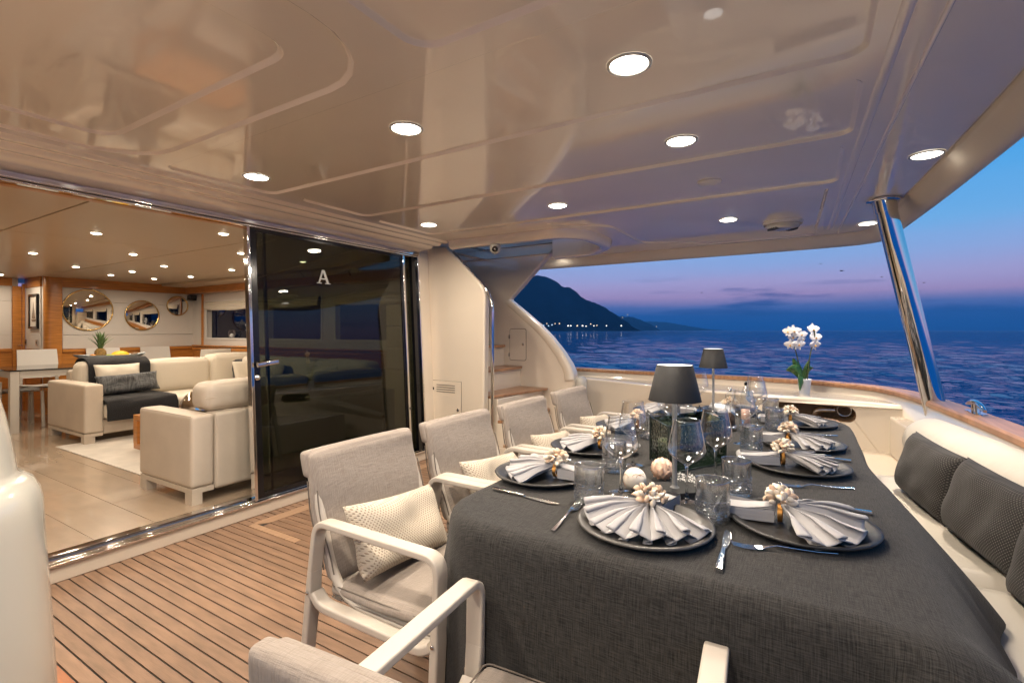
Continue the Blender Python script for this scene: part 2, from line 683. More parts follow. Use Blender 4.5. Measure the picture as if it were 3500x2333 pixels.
cg.links.new(cg_g.outputs[0], cg_m.inputs[2])
cg.links.new(cg_a.outputs[0], cg_m2.inputs[0])
cg.links.new(cg_m.outputs[0], cg_m2.inputs[1])
cg.links.new(cg_s.outputs[0], cg_m2.inputs[2])
cg.links.new(cg_m2.outputs[0], cg_o.inputs[0])
DOOR_GLASS = thin_glass('tinted_door_glass', (.27, .29, .235), refl=.9)
WINDOW_GLASS = thin_glass('tinted_window_glass', (.10, .13, .17), refl=.8)
BLACK = mat('black_gloss', (.006, .006, .007), rough=.15)
MIRROR = mat('mirror_glass', (.86, .85, .82), rough=.0, metal=1)
GOLD = mat('gold_frame', (.62, .42, .16), rough=.25, metal=1)
WHITE = mat('white_plastic', (.72, .70, .66), rough=.35)
POT = mat('white_ceramic', (.75, .76, .78), rough=.25, coat=.3)
PETAL = mat('orchid_petal', (.82, .80, .80), rough=.6, var=.03, vscale=30)
LIP = mat('orchid_lip', (.72, .38, .06), rough=.6)
LEAF = mat('orchid_leaf', (.022, .068, .013), rough=.32, var=.25, vscale=14)
STEM = mat('orchid_stem', (.05, .07, .025), rough=.5)
FUR = mat('black_throw', (.007, .007, .009), rough=.95, bump=1.0, bscale=140, bdist=.01, sheen=.1)
GREY_CUSH = weave('grey_cushion', (.05, .052, .055), (.17, .175, .18), 130)
RUG = mat('pale_rug', (.58, .54, .48), rough=.95, var=.12, vscale=5, bump=.8, bscale=120, bdist=.006)
SEA = mat('sea_water', (.0, .19, .37), rough=.05, spec=.26)
# ------------------------------------------------------------------ sea, mountains
SEA_Z = -1.45


def sea_material():
    nt = SEA.node_tree
    L = nt.links.new
    p = nt.nodes['Principled BSDF']
    p.inputs['IOR'].default_value = 1.333
    p.inputs['Specular Tint'].default_value = (.50, .78, 1.0, 1)
    tc = nt.nodes.new('ShaderNodeTexCoord')
    h = None
    for sx, sy, amp in ((.22, .5, 1.0), (.9, 2.0, .42), (3.2, 6.5, .13)):
        mp = nt.nodes.new('ShaderNodeMapping')
        mp.inputs['Rotation'].default_value = (0, 0, math.radians(28))
        mp.inputs['Scale'].default_value = (sy, sx, 1)
        L(tc.outputs['Object'], mp.inputs[0])
        no = nt.nodes.new('ShaderNodeTexNoise')
        no.inputs['Scale'].default_value = 1
        no.inputs['Detail'].default_value = 3
        L(mp.outputs[0], no.inputs['Vector'])
        mu = nt.nodes.new('ShaderNodeMath')
        mu.operation = 'MULTIPLY_ADD'
        L(no.outputs['Fac'], mu.inputs[0])
        mu.inputs[1].default_value = amp
        if h:
            L(h, mu.inputs[2])
        else:
            mu.inputs[2].default_value = 0
        h = mu.outputs[0]
    bp = nt.nodes.new('ShaderNodeBump')
    bp.inputs['Strength'].default_value = 1.0
    bp.inputs['Distance'].default_value = 2.2
    L(h, bp.inputs['Height'])
    L(bp.outputs[0], p.inputs['Normal'])


sea_material()
b = MB()
rings = [3 * (1.0205 ** k) for k in range(430)]
NA = 260
vs = []
fs = []
for r in rings:
    for i in range(NA):
        a = math.radians(-95 + 215 * i / (NA - 1))
        x, y = r * math.cos(a), r * math.sin(a)
        amp = .17 * max(0, 1 - r / 420)
        z = 0
        if amp > 0:
            q = Vector((x * .85 + y * .45, -x * .5 + y * .9, 0))
            z = amp * (noise.noise(Vector((q.x * .55, q.y * .22, 1.3))) * 1.3 + noise.noise(Vector((q.x * 1.5, q.y * .6, 7.1))) * .5)
        vs.append((x, y, SEA_Z + z))
for k in range(len(rings) - 1):
    for i in range(NA - 1):
        fs.append((k * NA + i, k * NA + i + 1, (k + 1) * NA + i + 1, (k + 1) * NA + i))
b.add(vs, fs, True)
struct(b.build('sea', SEA))

FW = Vector((math.cos(math.radians(31.3)), math.sin(math.radians(31.3)), 0))
RT = Vector((FW.y, -FW.x, 0))


def ridge(name, dist, depth, prof, m, seed, rough):
    """a mountain as a height field; prof: (sideways, height) in metres at distance dist"""
    b = MB()
    xs = [p[0] for p in prof]

    def hgt(s):
        for (x0, h0), (x1, h1) in zip(prof, prof[1:]):
            if x0 <= s <= x1:
                return h0 + (h1 - h0) * (s - x0) / (x1 - x0)
        return 0
    nu, nv = 220, 26

    def fn(u, v):
        s = xs[0] + (xs[-1] - xs[0]) * u
        d = v * 2 - 1
        p = FW * (dist + d * depth) + RT * s
        prof_h = hgt(s)
        n1 = noise.fractal(Vector((s * .004, d * 1.7, seed)), 1.0, 2.0, 5)
        n2 = noise.fractal(Vector((s * .02, d * 5, seed + 3)), 1.0, 2.0, 4)
        f = max(0, 1 - abs(d) ** 1.5)
        z = prof_h * f * (1 + .10 * n1 * (1 - f)) + rough * n2 * min(1, prof_h / 40) * (.25 + f)
        return (p.x, p.y, SEA_Z - 3 + max(0, z + 3 * f))
    b.grid(fn, nu, nv)
    return struct(b.build(name, m))


K = 1129.0
HILL = mat('dusk_scrub', (.024, .042, .05), rough=1.0, spec=0, var=.4, vscale=.006, detail=8)


def px2ridge(pts, d):
    return [((u - 1176) / K * d, (752 - v) / K * d) for u, v in pts]


big = px2ridge([(700, 752), (850, 690), (980, 640), (1110, 612), (1221, 622), (1255, 627), (1272, 636), (1288, 648), (1306, 650), (1329, 668), (1345, 681), (1373, 692), (1388, 699), (1404, 710), (1419, 724), (1427, 740), (1432, 752)], 2500)
ridge('mountain', 2500, 420, big, HILL, 2.0, 7)
ridge('headland', 6200, 700, px2ridge([(1330, 752), (1380, 727), (1414, 718), (1445, 720), (1466, 726), (1479, 733), (1487, 752)], 6200), HILL, 5.0, 8)
ridge('headland', 11000, 900, px2ridge([(1400, 752), (1440, 738), (1481, 731), (1533, 733), (1570, 740), (1613, 748), (1650, 752)], 11000), HILL, 9.0, 9)

# HAZE: the air over the sea
hz = bpy.data.materials.new('sea_haze')
hz.use_nodes = True
hnt = hz.node_tree
hnt.nodes.clear()
hv_ = hnt.nodes.new('ShaderNodeVolumePrincipled')
hv_.inputs['Color'].default_value = (.55, .80, 1.0, 1)
hv_.inputs['Density'].default_value = 1.05e-4
hv_.inputs['Anisotropy'].default_value = 0.0
ho = hnt.nodes.new('ShaderNodeOutputMaterial')
hnt.links.new(hv_.outputs[0], ho.inputs['Volume'])
haze = MB().box(-60, -12000, -12, 12000, 16000, 335).build('haze', hz)
tag(haze, None, None, None, 'stuff')

# lights of the villages on the shore
VL = [emit('village_light_warm', (1, .72, .42), 2.4), emit('village_light_cool', (.55, .8, 1), 2.2), emit('village_light_white', (1, .95, .85), 3.2)]
rr = random.Random(4)
n_near = n_far = 0
ORD = ['first', 'second', 'third', 'fourth', 'fifth', 'sixth', 'seventh', 'eighth', 'ninth', 'tenth', 'eleventh', 'twelfth', 'thirteenth', 'fourteenth', 'fifteenth', 'sixteenth']
for (u, v, d, k, s) in [(1249, 747, 2060, 1, 2.2), (1256, 743, 2060, 0, 2.0), (1260, 748, 2060, 1, 2.4), (1268, 746, 2060, 1, 2.6), (1275, 743, 2060, 0, 2.2), (1285, 743, 2060, 0, 2.6),
                        (1305, 748, 2060, 2, 3.2), (1311, 748, 2060, 2, 3.0), (1326, 748, 2060, 0, 3.4), (1338, 748, 2060, 2, 3.4), (1346, 749, 2060, 2, 2.4), (1357, 744, 2060, 0, 2.4),
                        (1364, 748, 2060, 2, 2.6), (1371, 747, 2060, 0, 2.2), (1393, 748, 2060, 2, 2.6), (1427, 748, 2060, 2, 3.0), (1441, 723, 5450, 0, 5), (1430, 729, 5450, 0, 4.2), (1499, 749, 9900, 0, 9), (1508, 750, 9900, 0, 9)]:
    p = FW * d + RT * ((u - 1176) / K * d) + Vector((0, 0, 1.23 + (758.7 - v) / K * d))
    b = MB()
    prof = [(s * math.cos(a), s * math.sin(a) * .8) for a in [(-.5 + i / 6) * PI for i in range(7)]]
    b.lathe([(max(.01, r), z) for r, z in prof], n=8)
    where = 'at the foot of the dark mountain' if d < 3000 else 'on the farther headland'
    col = ['orange', 'bluish', 'white'][k]
    o = b.build('shore_light', VL[k], loc=p)
    if d < 3000:
        lab = 'tiny %s shore light below the dark mountain, %s from the left' % (col, ORD[n_near])
        n_near += 1
    else:
        lab = ['tiny light on the crest of the farther headland, the higher one', 'tiny light on the crest of the farther headland, the lower one', 'tiny waterline light under the farthest headland, left one', 'tiny waterline light under the farthest headland, right one'][n_far]
        n_far += 1
    tag(o, lab, 'light', 'lights on the far shore')

# gulls over the sea
for (u, v, d, sp, rot, lab) in [(1933, 622, 70, 1.3, .4, 'largest dark gull gliding left of the steel post'), (1885, 606, 95, .9, -.2, 'small dark gull highest over the sea by the roof edge'),
                                (2025, 636, 110, .9, .2, 'small dark gull just left of the steel post'), (2122, 649, 100, 1.0, .3, 'faint gull flying right of the steel post'),
                                (1612, 672, 120, 1.0, .8, 'faint gull low over the clouds near the mountain')]:
    p = FW * d + RT * ((u - 1176) / K * d) + Vector((0, 0, 1.23 + (758.7 - v) / K * d))
    t = thing('seagull', lab, 'gull', p, math.radians(31.3 - 90) + rot, 'gulls over the sea')
    bd = MB().lathe([(.005, -.25), (.05, -.15), (.07, 0), (.05, .12), (.04, .2), (.005, .26)], n=8)
    bd.xf(Matrix.Rotation(PI / 2, 4, 'X'))
    GULL = bpy.data.materials.get('gull_feather') or mat('gull_feather', (.2, .2, .23), rough=.9)
    bd.build('body', GULL, t)
    for q in (-1, 1):
        w = MB()
        sec = [(0, .09, 0), (.35, .08, .14), (.7, .045, .08), (1.0, .008, -.02)]
        vv = []
        for s, c, z in sec:
            vv += [(q * s * sp / 2, c, z * sp / 2), (q * s * sp / 2, -c, z * sp / 2), (q * s * sp / 2, 0, z * sp / 2 + .015)]
        ff = []
        for i in range(3):
            for a, c in ((0, 2), (2, 1), (1, 0)):
                ff.append((i * 3 + a, i * 3 + c, i * 3 + 3 + c, i * 3 + 3 + a))
        w.add(vv, ff, True).build('wing', GULL, t, fixn=True)

# ------------------------------------------------------------------ cockpit ceiling
ZC = 2.05
rim_line = fillet([(5.27, 4.6, 0), (5.22, 2.8, 0), (5.205, 1.0, 0), (5.195, .1, 0), (5.13, -.52, 0), (4.6, -.578, 0), (3.6, -.648, 0), (2.6, -.70, 0), (1.0, -.755, 0), (-2.6, -.80, 0)], .34, 8)


def offset_line(pts, d):
    """moves a polyline to its left by d"""
    out = []
    for i, p in enumerate(pts):
        a = pts[max(0, i - 1)]
        c = pts[min(len(pts) - 1, i + 1)]
        t = (Vector(c) - Vector(a)).normalized()
        out.append(Vector((p[0] + t.y * d, p[1] - t.x * d, 0)))
    return out


inn = offset_line(rim_line, .15)
outer = [(p.x, p.y) for p in inn] + [(-2.6, 2.86), (3.56, 2.86), (3.56, 3.3), (4.66, 3.3), (4.66, 4.6)]
stair_hole = [(3.60, 2.84)] + [(p.x, p.y) for p in fillet([(3.60, 2.0, 0), (3.60, 1.72, 0), (3.80, 1.58, 0), (4.32, 1.58, 0), (4.64, 1.86, 0), (4.66, 2.30, 0)], .16, 5)] + [(4.68, 3.2), (3.60, 3.2)]
panels = [rrect(1.205, -.145, 1.80, 2.80, .07), rrect(1.94, -.15, 2.50, 2.76, .07), rrect(2.615, -.13, 3.265, 2.80, .07),
          [(p.x, p.y) for p in fillet([(3.385, -.09, 0), (5.0, -.03, 0), (5.0, .75, 0), (4.6, 1.36, 0), (3.75, 1.36, 0), (3.36, 1.78, 0), (3.385, 1.2, 0), (3.385, -.09, 0)], .09, 5)][:-1],
          rrect(-.30, -.15, 1.11, .99, .09), rrect(-.45, 1.11, 1.125, 2.80, [.30, .3, .05, .30]),
          rrect(-1.3, -.15, -.6, 2.8, .09)]
b = MB()
b.poly(outer, [stair_hole] + panels, lambda x, y: (x, y, ZC), True)


def inset(loop, d):
    n = len(loop)
    area = sum(loop[i][0] * loop[(i + 1) % n][1] - loop[(i + 1) % n][0] * loop[i][1] for i in range(n))
    sg = 1 if area > 0 else -1
    out = []
    for i in range(n):
        a, p, c = Vector(loop[i - 1]), Vector(loop[i]), Vector(loop[(i + 1) % n])
        t1 = p - a if (p - a).length > 1e-6 else c - p
        t2 = c - p if (c - p).length > 1e-6 else p - a
        n1 = Vector((-t1.y, t1.x)).normalized() * sg
        n2 = Vector((-t2.y, t2.x)).normalized() * sg
        m_ = (n1 + n2) / max(.35, 1 + n1.dot(n2))
        out.append((p.x + m_.x * d, p.y + m_.y * d))
    return out


for k, pl in enumerate(panels):
    steps = [(0, 0), (.004, .002), (.011, .010), (.017, .012)]
    loops = [[(x, y, ZC + dz) for x, y in (inset(pl, d) if d else pl)] for d, dz in steps]
    n = len(pl)
    b.add([p for l in loops for p in l], [(j * n + i, j * n + (i + 1) % n, (j + 1) * n + (i + 1) % n, (j + 1) * n + i) for j in range(3) for i in range(n)], True)
    top = inset(pl, .017)
    if k == 5:      # the overhead hatch has a second step
        ih = inset(pl, .20)
        b.poly(top, [ih], lambda x, y: (x, y, ZC + .012))
        lp = [[(x, y, ZC + .012 + dz) for x, y in inset(ih, d)] if d else [(x, y, ZC + .012) for x, y in ih] for d, dz in ((0, 0), (.004, .002), (.011, .010), (.017, .012))]
        n = len(ih)
        b.add([p for l in lp for p in l], [(j * n + i, j * n + (i + 1) % n, (j + 1) * n + (i + 1) % n, (j + 1) * n + i) for j in range(3) for i in range(n)], True)
        b.poly(inset(ih, .017), (), lambda x, y: (x, y, ZC + .024))
    else:
        b.poly(top, (), lambda x, y: (x, y, ZC + .012))
# the two beads along the aft edge
for (x0, y0, x1, y1, w, h) in ((-2.5, -.31, 4.75, -.132, .035, .006), (-2.5, -.43, 4.95, -.195, .016, .008)):
    t = Vector((x1 - x0, y1 - y0, 0)).normalized()
    nn = Vector((-t.y, t.x, 0))
    v = []
    for (px, py) in ((x0, y0), (x1, y1)):
        for k in range(7):
            a = PI * k / 6
            v.append(Vector((px, py, ZC + .001)) + nn * (w / 2 * math.cos(a)) - Vector((0, 0, h * math.sin(a))))
    b.add(v, [(i, i + 1, 8 + i, 7 + i) for i in range(6)], True)
struct(b.build('cockpit_ceiling', GEL_CEIL))

# the roof body above the ceiling, so that no sky shows through from above
b = MB()
b.poly([(p.x, p.y) for p in offset_line(rim_line, .02)] + [(-2.6, 3.4), (3.58, 3.4), (3.58, 3.3), (4.70, 3.3), (4.70, 4.6)], [stair_hole], lambda x, y: (x, y, 2.16))
struct(b.build('roof_deck', GEL_WHITE))

struct(MB().box(-2.4, .3, 3.6, 5.6, 7.0, 3.7).build('sky_block_roof', GEL_WHITE))  # unseen roof added to cut sky light falling into the stair opening
struct(MB().box(3.0, 4.6, 2.2, 5.3, 4.7, 3.6).build('flybridge_bulkhead', GEL))

# rolled rim round the roof
prof = [(0.0, 2.161), (0.0, 1.985), (.006, 1.966), (.02, 1.955), (.045, 1.953), (.07, 1.965), (.095, 1.99), (.115, 2.018), (.128, 2.036), (.134, 2.039), (.136, 2.058), (.141, 2.058), (.143, 2.0495), (.151, 2.0495)]
b = MB()
ls = [offset_line(rim_line, d) for d, z in prof]
vs = [(p.x, p.y, z) for l, (d, z) in zip(ls, prof) for p in l]
n = len(rim_line)
b.add(vs, [(j * n + i, (j + 1) * n + i, (j + 1) * n + i + 1, j * n + i + 1) for j in range(len(prof) - 1) for i in range(n - 1)], True)
struct(b.build('roof_rim', GEL_RIM))

# lip round the stair opening
b = MB()
sh = stair_hole[:-2]
ax = [Vector((x, y, 0)) for x, y in sh]
lip = [(.055, 2.05), (.05, 2.02), (.04, 1.992), (.02, 1.981), (-.03, 1.980), (-.05, 1.986), (-.06, 2.0), (-.062, 2.17)]
ls = [offset_line(ax, d) for d, z in lip]
n = len(ax)
vs = [(p.x, p.y, z) for l, (d, z) in zip(ls, lip) for p in l]
b.add(vs, [(j * n + i, (j + 1) * n + i, (j + 1) * n + i + 1, j * n + i + 1) for j in range(len(lip) - 1) for i in range(n - 1)], True)
struct(b.build('stair_opening_lip', GEL_CEIL, fixn=True))

# ------------------------------------------------------------------ lamps in the ceiling
def downlight(name, x, y, z, r, watts, lab, grp, lens_m, colr, spread=172):
    t = thing(name, lab, 'ceiling light', (x, y, z), 0, grp)
    MB().lathe([(r * 1.2, 0), (r * 1.18, -.004), (r * 1.06, -.006), (r * .99, -.002)], n=32).build('trim_ring', CHROME if name == 'saloon_downlight' else GEL_WHITE, t)
    MB().lathe([(.0005, -.011), (r * .5, -.0098), (r * .85, -.0065), (r * 1.0, -.002)], n=32).build('lens', lens_m, t)
    ld = bpy.data.lights.new('lamp', 'AREA')
    ld.shape = 'DISK'
    ld.size = r * 1.8
    ld.energy = watts
    ld.color = colr
    ld.spread = math.radians(spread)
    lo = bpy.data.objects.new('lamp', ld)
    COL.objects.link(lo)
    lo.parent = t
    lo.location = (0, 0, -.016)
    return t


CD = [(1.505, .486, 'largest round ceiling light, nearest the camera over the table end'), (1.505, 1.425, 'bright round ceiling light between the hatch and the white wall'),
      (1.555, 2.565, 'round ceiling light above the open door'), (2.965, 2.57, 'round ceiling light above the tinted glass panel'),
      (2.955, 1.44, 'round ceiling light before the stair opening'), (2.23, .487, 'round ceiling light over the middle of the table'),
      (4.0, .53, 'round ceiling light beside the smoke alarm')]
for x, y, lab in CD:
    downlight('ceiling_downlight', x, y, ZC + .0115, .058, DECK_W, lab, 'round lights in the cockpit ceiling', LENS, WARM)
for x, y, lab in [(2.965, -.462, 'stretched round ceiling light by the roof edge above the steel post'), (4.635, -.372, 'round ceiling light partly behind the steel post')]:
    downlight('ceiling_downlight', x, y, ZC - .001, .058, DECK_W * .7, lab, 'round lights in the cockpit ceiling', LENS_EDGE, WARM, 100)
downlight('ceiling_downlight', 5.0, 2.42, ZC - .001, .05, DECK_W * .22, 'small ceiling light beyond the stairs under the roof edge', 'round lights in the cockpit ceiling', LENS, WARM, 110)
PORT = [(.35, 2.565, 'unseen round ceiling light over the port side of the door'), (.35, .486, 'unseen round ceiling light just left of the camera'), (-.9, 1.4, 'unseen round ceiling light farthest to port'), (.35, 1.5, 'unseen round light in the overhead hatch'), (-.9, .2, 'unseen round ceiling light over the port end of the bench'), (-.9, 2.5, 'unseen round ceiling light by the port stairs')]  # unseen port lamps mirroring starboard, added to lift light bounced onto the ceiling
for x, y, lab in PORT:
    z = ZC + (.0235 if (-.25 < x < .95 and 1.3 < y < 2.6) else .0115 if y < .99 else -.001)
    downlight('ceiling_downlight', x, y, z, .058, DECK_W * 1.05, lab, 'round lights in the cockpit ceiling', LENS, WARM)

t = thing('smoke_alarm', 'white round slotted smoke alarm on the ceiling', 'smoke alarm', (4.30, .185, ZC + .012))
MB().lathe([(.135, .001), (.138, -.018), (.13, -.024)], n=36).build('base', WHITE, t)
MB().lathe([(.118, -.023), (.115, -.042), (.10, -.054), (.05, -.059), (.0005, -.060)], n=36).build('cover', GEL_WHITE, t)
for k in range(16):
    a = (k % 8 - 3.5) * .17 + (0 if k < 8 else PI) - 1.0
    bb = MB().box(.052, -.0045, -.0605, .104, .0045, -.050)
    bb.xf(Matrix.Rotation(a, 4, 'Z'))
    bb.build('slot', RUBBER, t)
t = thing('ceiling_plate', 'small blank round cover plate on the ceiling', 'cover plate', (2.92, .485, ZC + .012))
MB().lathe([(.062, .001), (.062, -.006), (.055, -.010), (.0005, -.011)], n=32).build('cover', WHITE, t)
t = thing('security_camera', 'white dome security camera under the stair opening lip', 'camera', (3.60, 2.36, 1.981))
MB().lathe([(.045, .0), (.052, -.012), (.052, -.03), (.047, -.05), (.036, -.068), (.018, -.08), (.0005, -.084)], n=24).build('dome', GEL_WHITE, t)
d = Vector((-.85, -.45, -.28)).normalized()
q = Vector((0, 0, 1)).rotation_difference(d).to_matrix().to_4x4()
MB().lathe([(.026, .04), (.026, .0515), (.019, .053), (.0005, .0515)], c=(0, 0, 0), n=18).xf(Matrix.Translation((0, 0, -.034)) @ q).build('lens', BLACK, t)
MB().lathe([(.010, .052), (.009, .056), (.0005, .0565)], n=14).xf(Matrix.Translation((0, 0, -.034)) @ q).build('lens_centre', BRUSHED, t)

# ------------------------------------------------------------------ teak deck
deck = MB().box(-2.2, -.9, -.06, 5.0, 3.13, -.0045)
deck.box(-2.2, 3.13, -.06, 3.7, 3.2, -.0045)
deck = struct(deck.build('deck', CAULK))
PITCH = .05235
X0 = .889 - PITCH * 12


def y_end(x):
    return 3.138 + .034 * min(1.5, max(0, x - .7))


def plank(x0, x1, y0, y1, m=None, name='plank'):
    g = .0030
    MB().box(x0 + g, y0, -.02, x1 - g, y1, 0.0).build(name, m or TEAK, deck, bev=.0007, seg=1)


for k in range(86):
    xa = X0 + k * PITCH
    xb = xa + PITCH
    if xa < -1.2:
        continue
    ye = y_end(xa)
    if xb < .70:
        plank(xa, xb, .2, ye, TEAK_DARK if xb > .5 else None)
    elif 1.77 < xa < 1.86:
        continue
    elif xa >= 1.86 and xb < 3.75:
        plank(xa, xb, 3.05, ye)
        if xa < 2.0:
            plank(xa, xb, 2.56, 2.955)
            plank(xa, xb, -.3, 2.44)
            MB().box(xa + .0028, 2.443, -.02, xb - .0028, 2.557, 0).build('plank', TEAK_X, deck)
        else:
            plank(xa, xb, -.3, 2.955)
    elif xb < 3.75:
        plank(xa, xb, -.3, ye)
    else:
        plank(xa, xb, -.3, 2.1)
xk = X0 + math.ceil((1.77 - X0) / PITCH) * PITCH
MB().box(xk + .003, -.3, -.02, xk + PITCH - .002, 2.56, 0).build('plank', TEAK, deck, bev=.0007, seg=1)
MB().box(xk + .003, 2.563, -.02, xk + PITCH - .002, 3.03, 0).build('king_plank', TEAK_X, deck, bev=.0007, seg=1)
MB().box(xk + PITCH + .001, -.3, -.02, xk + 2 * PITCH - .003, 2.953, 0).build('king_plank', TEAK, deck, bev=.0007, seg=1)
for q_ in range(2):
    MB().box(xk + q_ * PITCH + .0028, 3.0335, -.02, xk + (q_ + 1) * PITCH - .0028, y_end(1.8), -.0004).build('plank', TEAK, deck)
kp = MB().prism([(1.80, 3.032), (1.90, 2.958), (3.68, 2.958), (3.68, 3.047), (1.86, 3.047)], lambda x, y: (x, y, -.02), lambda x, y: (x, y, .0004))
kp.build('margin_board', TEAK_X, deck)
dr = thing('deck_fitting', 'small grey round drain plate let into the teak', 'drain', (1.925, 2.50, .0012))
MB().lathe([(.034, 0), (.034, .0025), (.029, .0032), (.027, .002), (.0005, .002)], n=28).build('plate', mat('grey_green_plastic', (.25, .32, .30), rough=.4), dr)
MB().box(-.018, -.003, .0021, .018, .003, .0032).build('slot', BLACK, dr)

# ------------------------------------------------------------------ saloon bulkhead with the sliding door
LEAN = .055


def yb(z):
    return 3.147 + LEAN * z


def leaned(x, y, z):
    return (x, y + LEAN * z - LEAN * 1.0, z)


YB = 3.2     # plane at z = 1
bk = MB()
bk.box(-2.6, YB - .004, 0, 3.72, YB + .14, .085)                       # white sill riser under the track
bk.box(-2.6, YB - .02, 1.985, 3.72, YB + .14, 2.20)                    # head
bk.box(3.585, YB - .02, .085, 3.72, YB + .14, 1.985)                   # jamb
bk.fn(leaned)
bulk = struct(bk.build('saloon_bulkhead', GEL, bev=.006, seg=3))
MB().box(-2.6, 3.172, -.02, 3.70, 3.2, .004).build('margin_strip', GEL, bulk)
# cornice: stepped mouldings between the head and the ceiling
cp = [(2.852, 2.0505), (2.875, 2.051), (2.883, 2.040), (2.90, 2.036), (2.93, 2.036), (2.945, 2.045), (2.96, 2.036), (2.972, 2.022), (3.03, 2.020), (3.05, 2.028), (3.065, 2.018), (3.08, 2.004), (3.16, 2.000), (3.20, 1.999), (3.235, 1.984)]
b = MB()
b.add([(x, y, z) for x in (-2.6, 3.59) for y, z in cp], [(i, i + 1, len(cp) + i + 1, len(cp) + i) for i in range(len(cp) - 1)], True)
b.build('cornice_moulding', GEL_CEIL, bulk)

# chrome track along head and sill
tr = thing('door_track', 'long polished steel track along the top and bottom of the door opening', 'door track', (1.9, YB, 0))
b = MB().box(-2.6, YB - .035, .085, 3.585, YB - .004, .099).box(-2.6, YB + .0, .086, 3.585, YB + .05, .101).box(-2.6, YB + .056, .086, 3.585, YB + .062, .114).box(-2.6, YB + .068, .086, 3.585, YB + .14, .106)
b.fn(leaned)
b.build('bottom_track', CHROME, tr, world=True, bev=.003)
b = MB().box(-2.6, YB - .03, 1.947, 3.585, YB + .03, 1.983).box(-2.6, YB - .024, 1.930, 3.585, YB + .02, 1.943)
b.fn(leaned)
b.build('top_track', CHROME, tr, world=True, bev=.005)
b = MB().box(-2.6, YB - .018, 1.9432, 3.585, YB + .02, 1.9468)
b.fn(leaned)
b.build('track_seal', RUBBER, tr, world=True)

dl = thing('sliding_door', 'tall dark tinted glass sliding door panel lettered with a pale A', 'glass door', (2.73, YB, .1))


def leaf(*a):
    return MB().box(*a).fn(leaned)


leaf(1.892, YB - .022, .101, 1.912, YB + .028, 1.929).build('edge_strip', CHROME, dl, world=True, bev=.004)
leaf(1.913, YB + .004, .101, 1.968, YB + .018, 1.929).build('black_border', BLACK, dl, world=True)
leaf(3.356, YB + .004, .101, 3.372, YB + .018, 1.929).build('black_border', BLACK, dl, world=True)
leaf(1.9685, YB + .004, .101, 3.3555, YB + .018, .135).build('black_border', BLACK, dl, world=True)
leaf(1.9685, YB + .004, 1.905, 3.3555, YB + .018, 1.929).build('black_border', BLACK, dl, world=True)
leaf(1.9685, YB + .010, .1355, 3.3555, YB + .0101, 1.9045).build('glass_pane', DOOR_GLASS, dl, world=True)
leaf(3.373, YB - .012, .101, 3.398, YB + .028, 1.929).build('edge_strip', CHROME, dl, world=True, bev=.004)
leaf(3.40, YB + .034, .101, 3.57, YB + .0345, 1.929).build('fixed_pane', DOOR_GLASS, dl, world=True)
leaf(3.50, YB - .002, .101, 3.56, YB + .03, 1.929).build('black_border', BLACK, dl, world=True)
leaf(3.565, YB - .024, .101, 3.583, YB + .03, 1.946).build('edge_strip', CHROME, dl, world=True, bev=.004)
leaf(2.065, YB + .075, .101, 2.085, YB + .10, 1.929).build('rear_edge_strip', CHROME, dl, world=True, bev=.004)
# etched letter A with slab feet
b = MB()
ax, az, s = 2.503, 1.592, .106


def stroke(pts):
    b.prism([(ax + x * s * 1.12, az + z * s) for x, z in pts], lambda x, z: leaned(x, YB + .0035, z), lambda x, z: leaned(x, YB + .0005, z))


stroke([(-.40, .07), (-.28, .07), (-.02, .82), (.02, 1.0), (-.10, 1.0)])
stroke([(.24, .07), (.42, .07), (.10, 1.0), (.025, 1.0), (-.015, .82)])
stroke([(-.215, .31), (.14, .31), (.115, .40), (-.185, .40)])
stroke([(-.52, 0), (-.16, 0), (-.16, .065), (-.52, .065)])
stroke([(.12, 0), (.54, 0), (.54, .065), (.12, .065)])
b.build('letter', mat('etched_letter', (.27, .28, .26), rough=.6), dl, world=True)
h = MB().tube([(1.935, YB + .0, 1.008), (1.935, YB - .045, 1.008)], .011, 12)
h.fn(leaned)
h.build('handle_stem', CHROME, dl, world=True)
h = MB().sweep(fillet([(1.918, YB - .05, 1.0), (1.99, YB - .054, 1.008), (2.062, YB - .054, 1.016)], .03), (0, 1, 0), .022, .034, .45)
h.fn(leaned)
h.build('handle', CHROME, dl, world=True)
h = MB().lathe([(.020, 0), (.021, .01), (.016, .016), (.0005, .017)], n=20).xf(Matrix.Translation((1.94, YB + .003, .912)) @ Matrix.Rotation(PI / 2, 4, 'X'))
h.fn(leaned)
h.build('lock', CHROME, dl, world=True)

# ------------------------------------------------------------------ stair well on the starboard side
XA = 3.72
wa = [(3.31, 0), (3.31, 2.06), (3.02, 2.045), (2.66, 1.715)] + [(p.x, p.y) for p in fillet([(2.66, 1.715, 0), (2.55, 1.61, 0), (2.556, 1.35, 0)], .12, 6)][1:] + [(2.575, 0)]
b = MB().prism(wa, lambda y, z: (XA, y, z), lambda y, z: (XA + .085, y, z))
struct(b.build('stair_side_wall', GEL, bev=.02, seg=4, fixn=True))

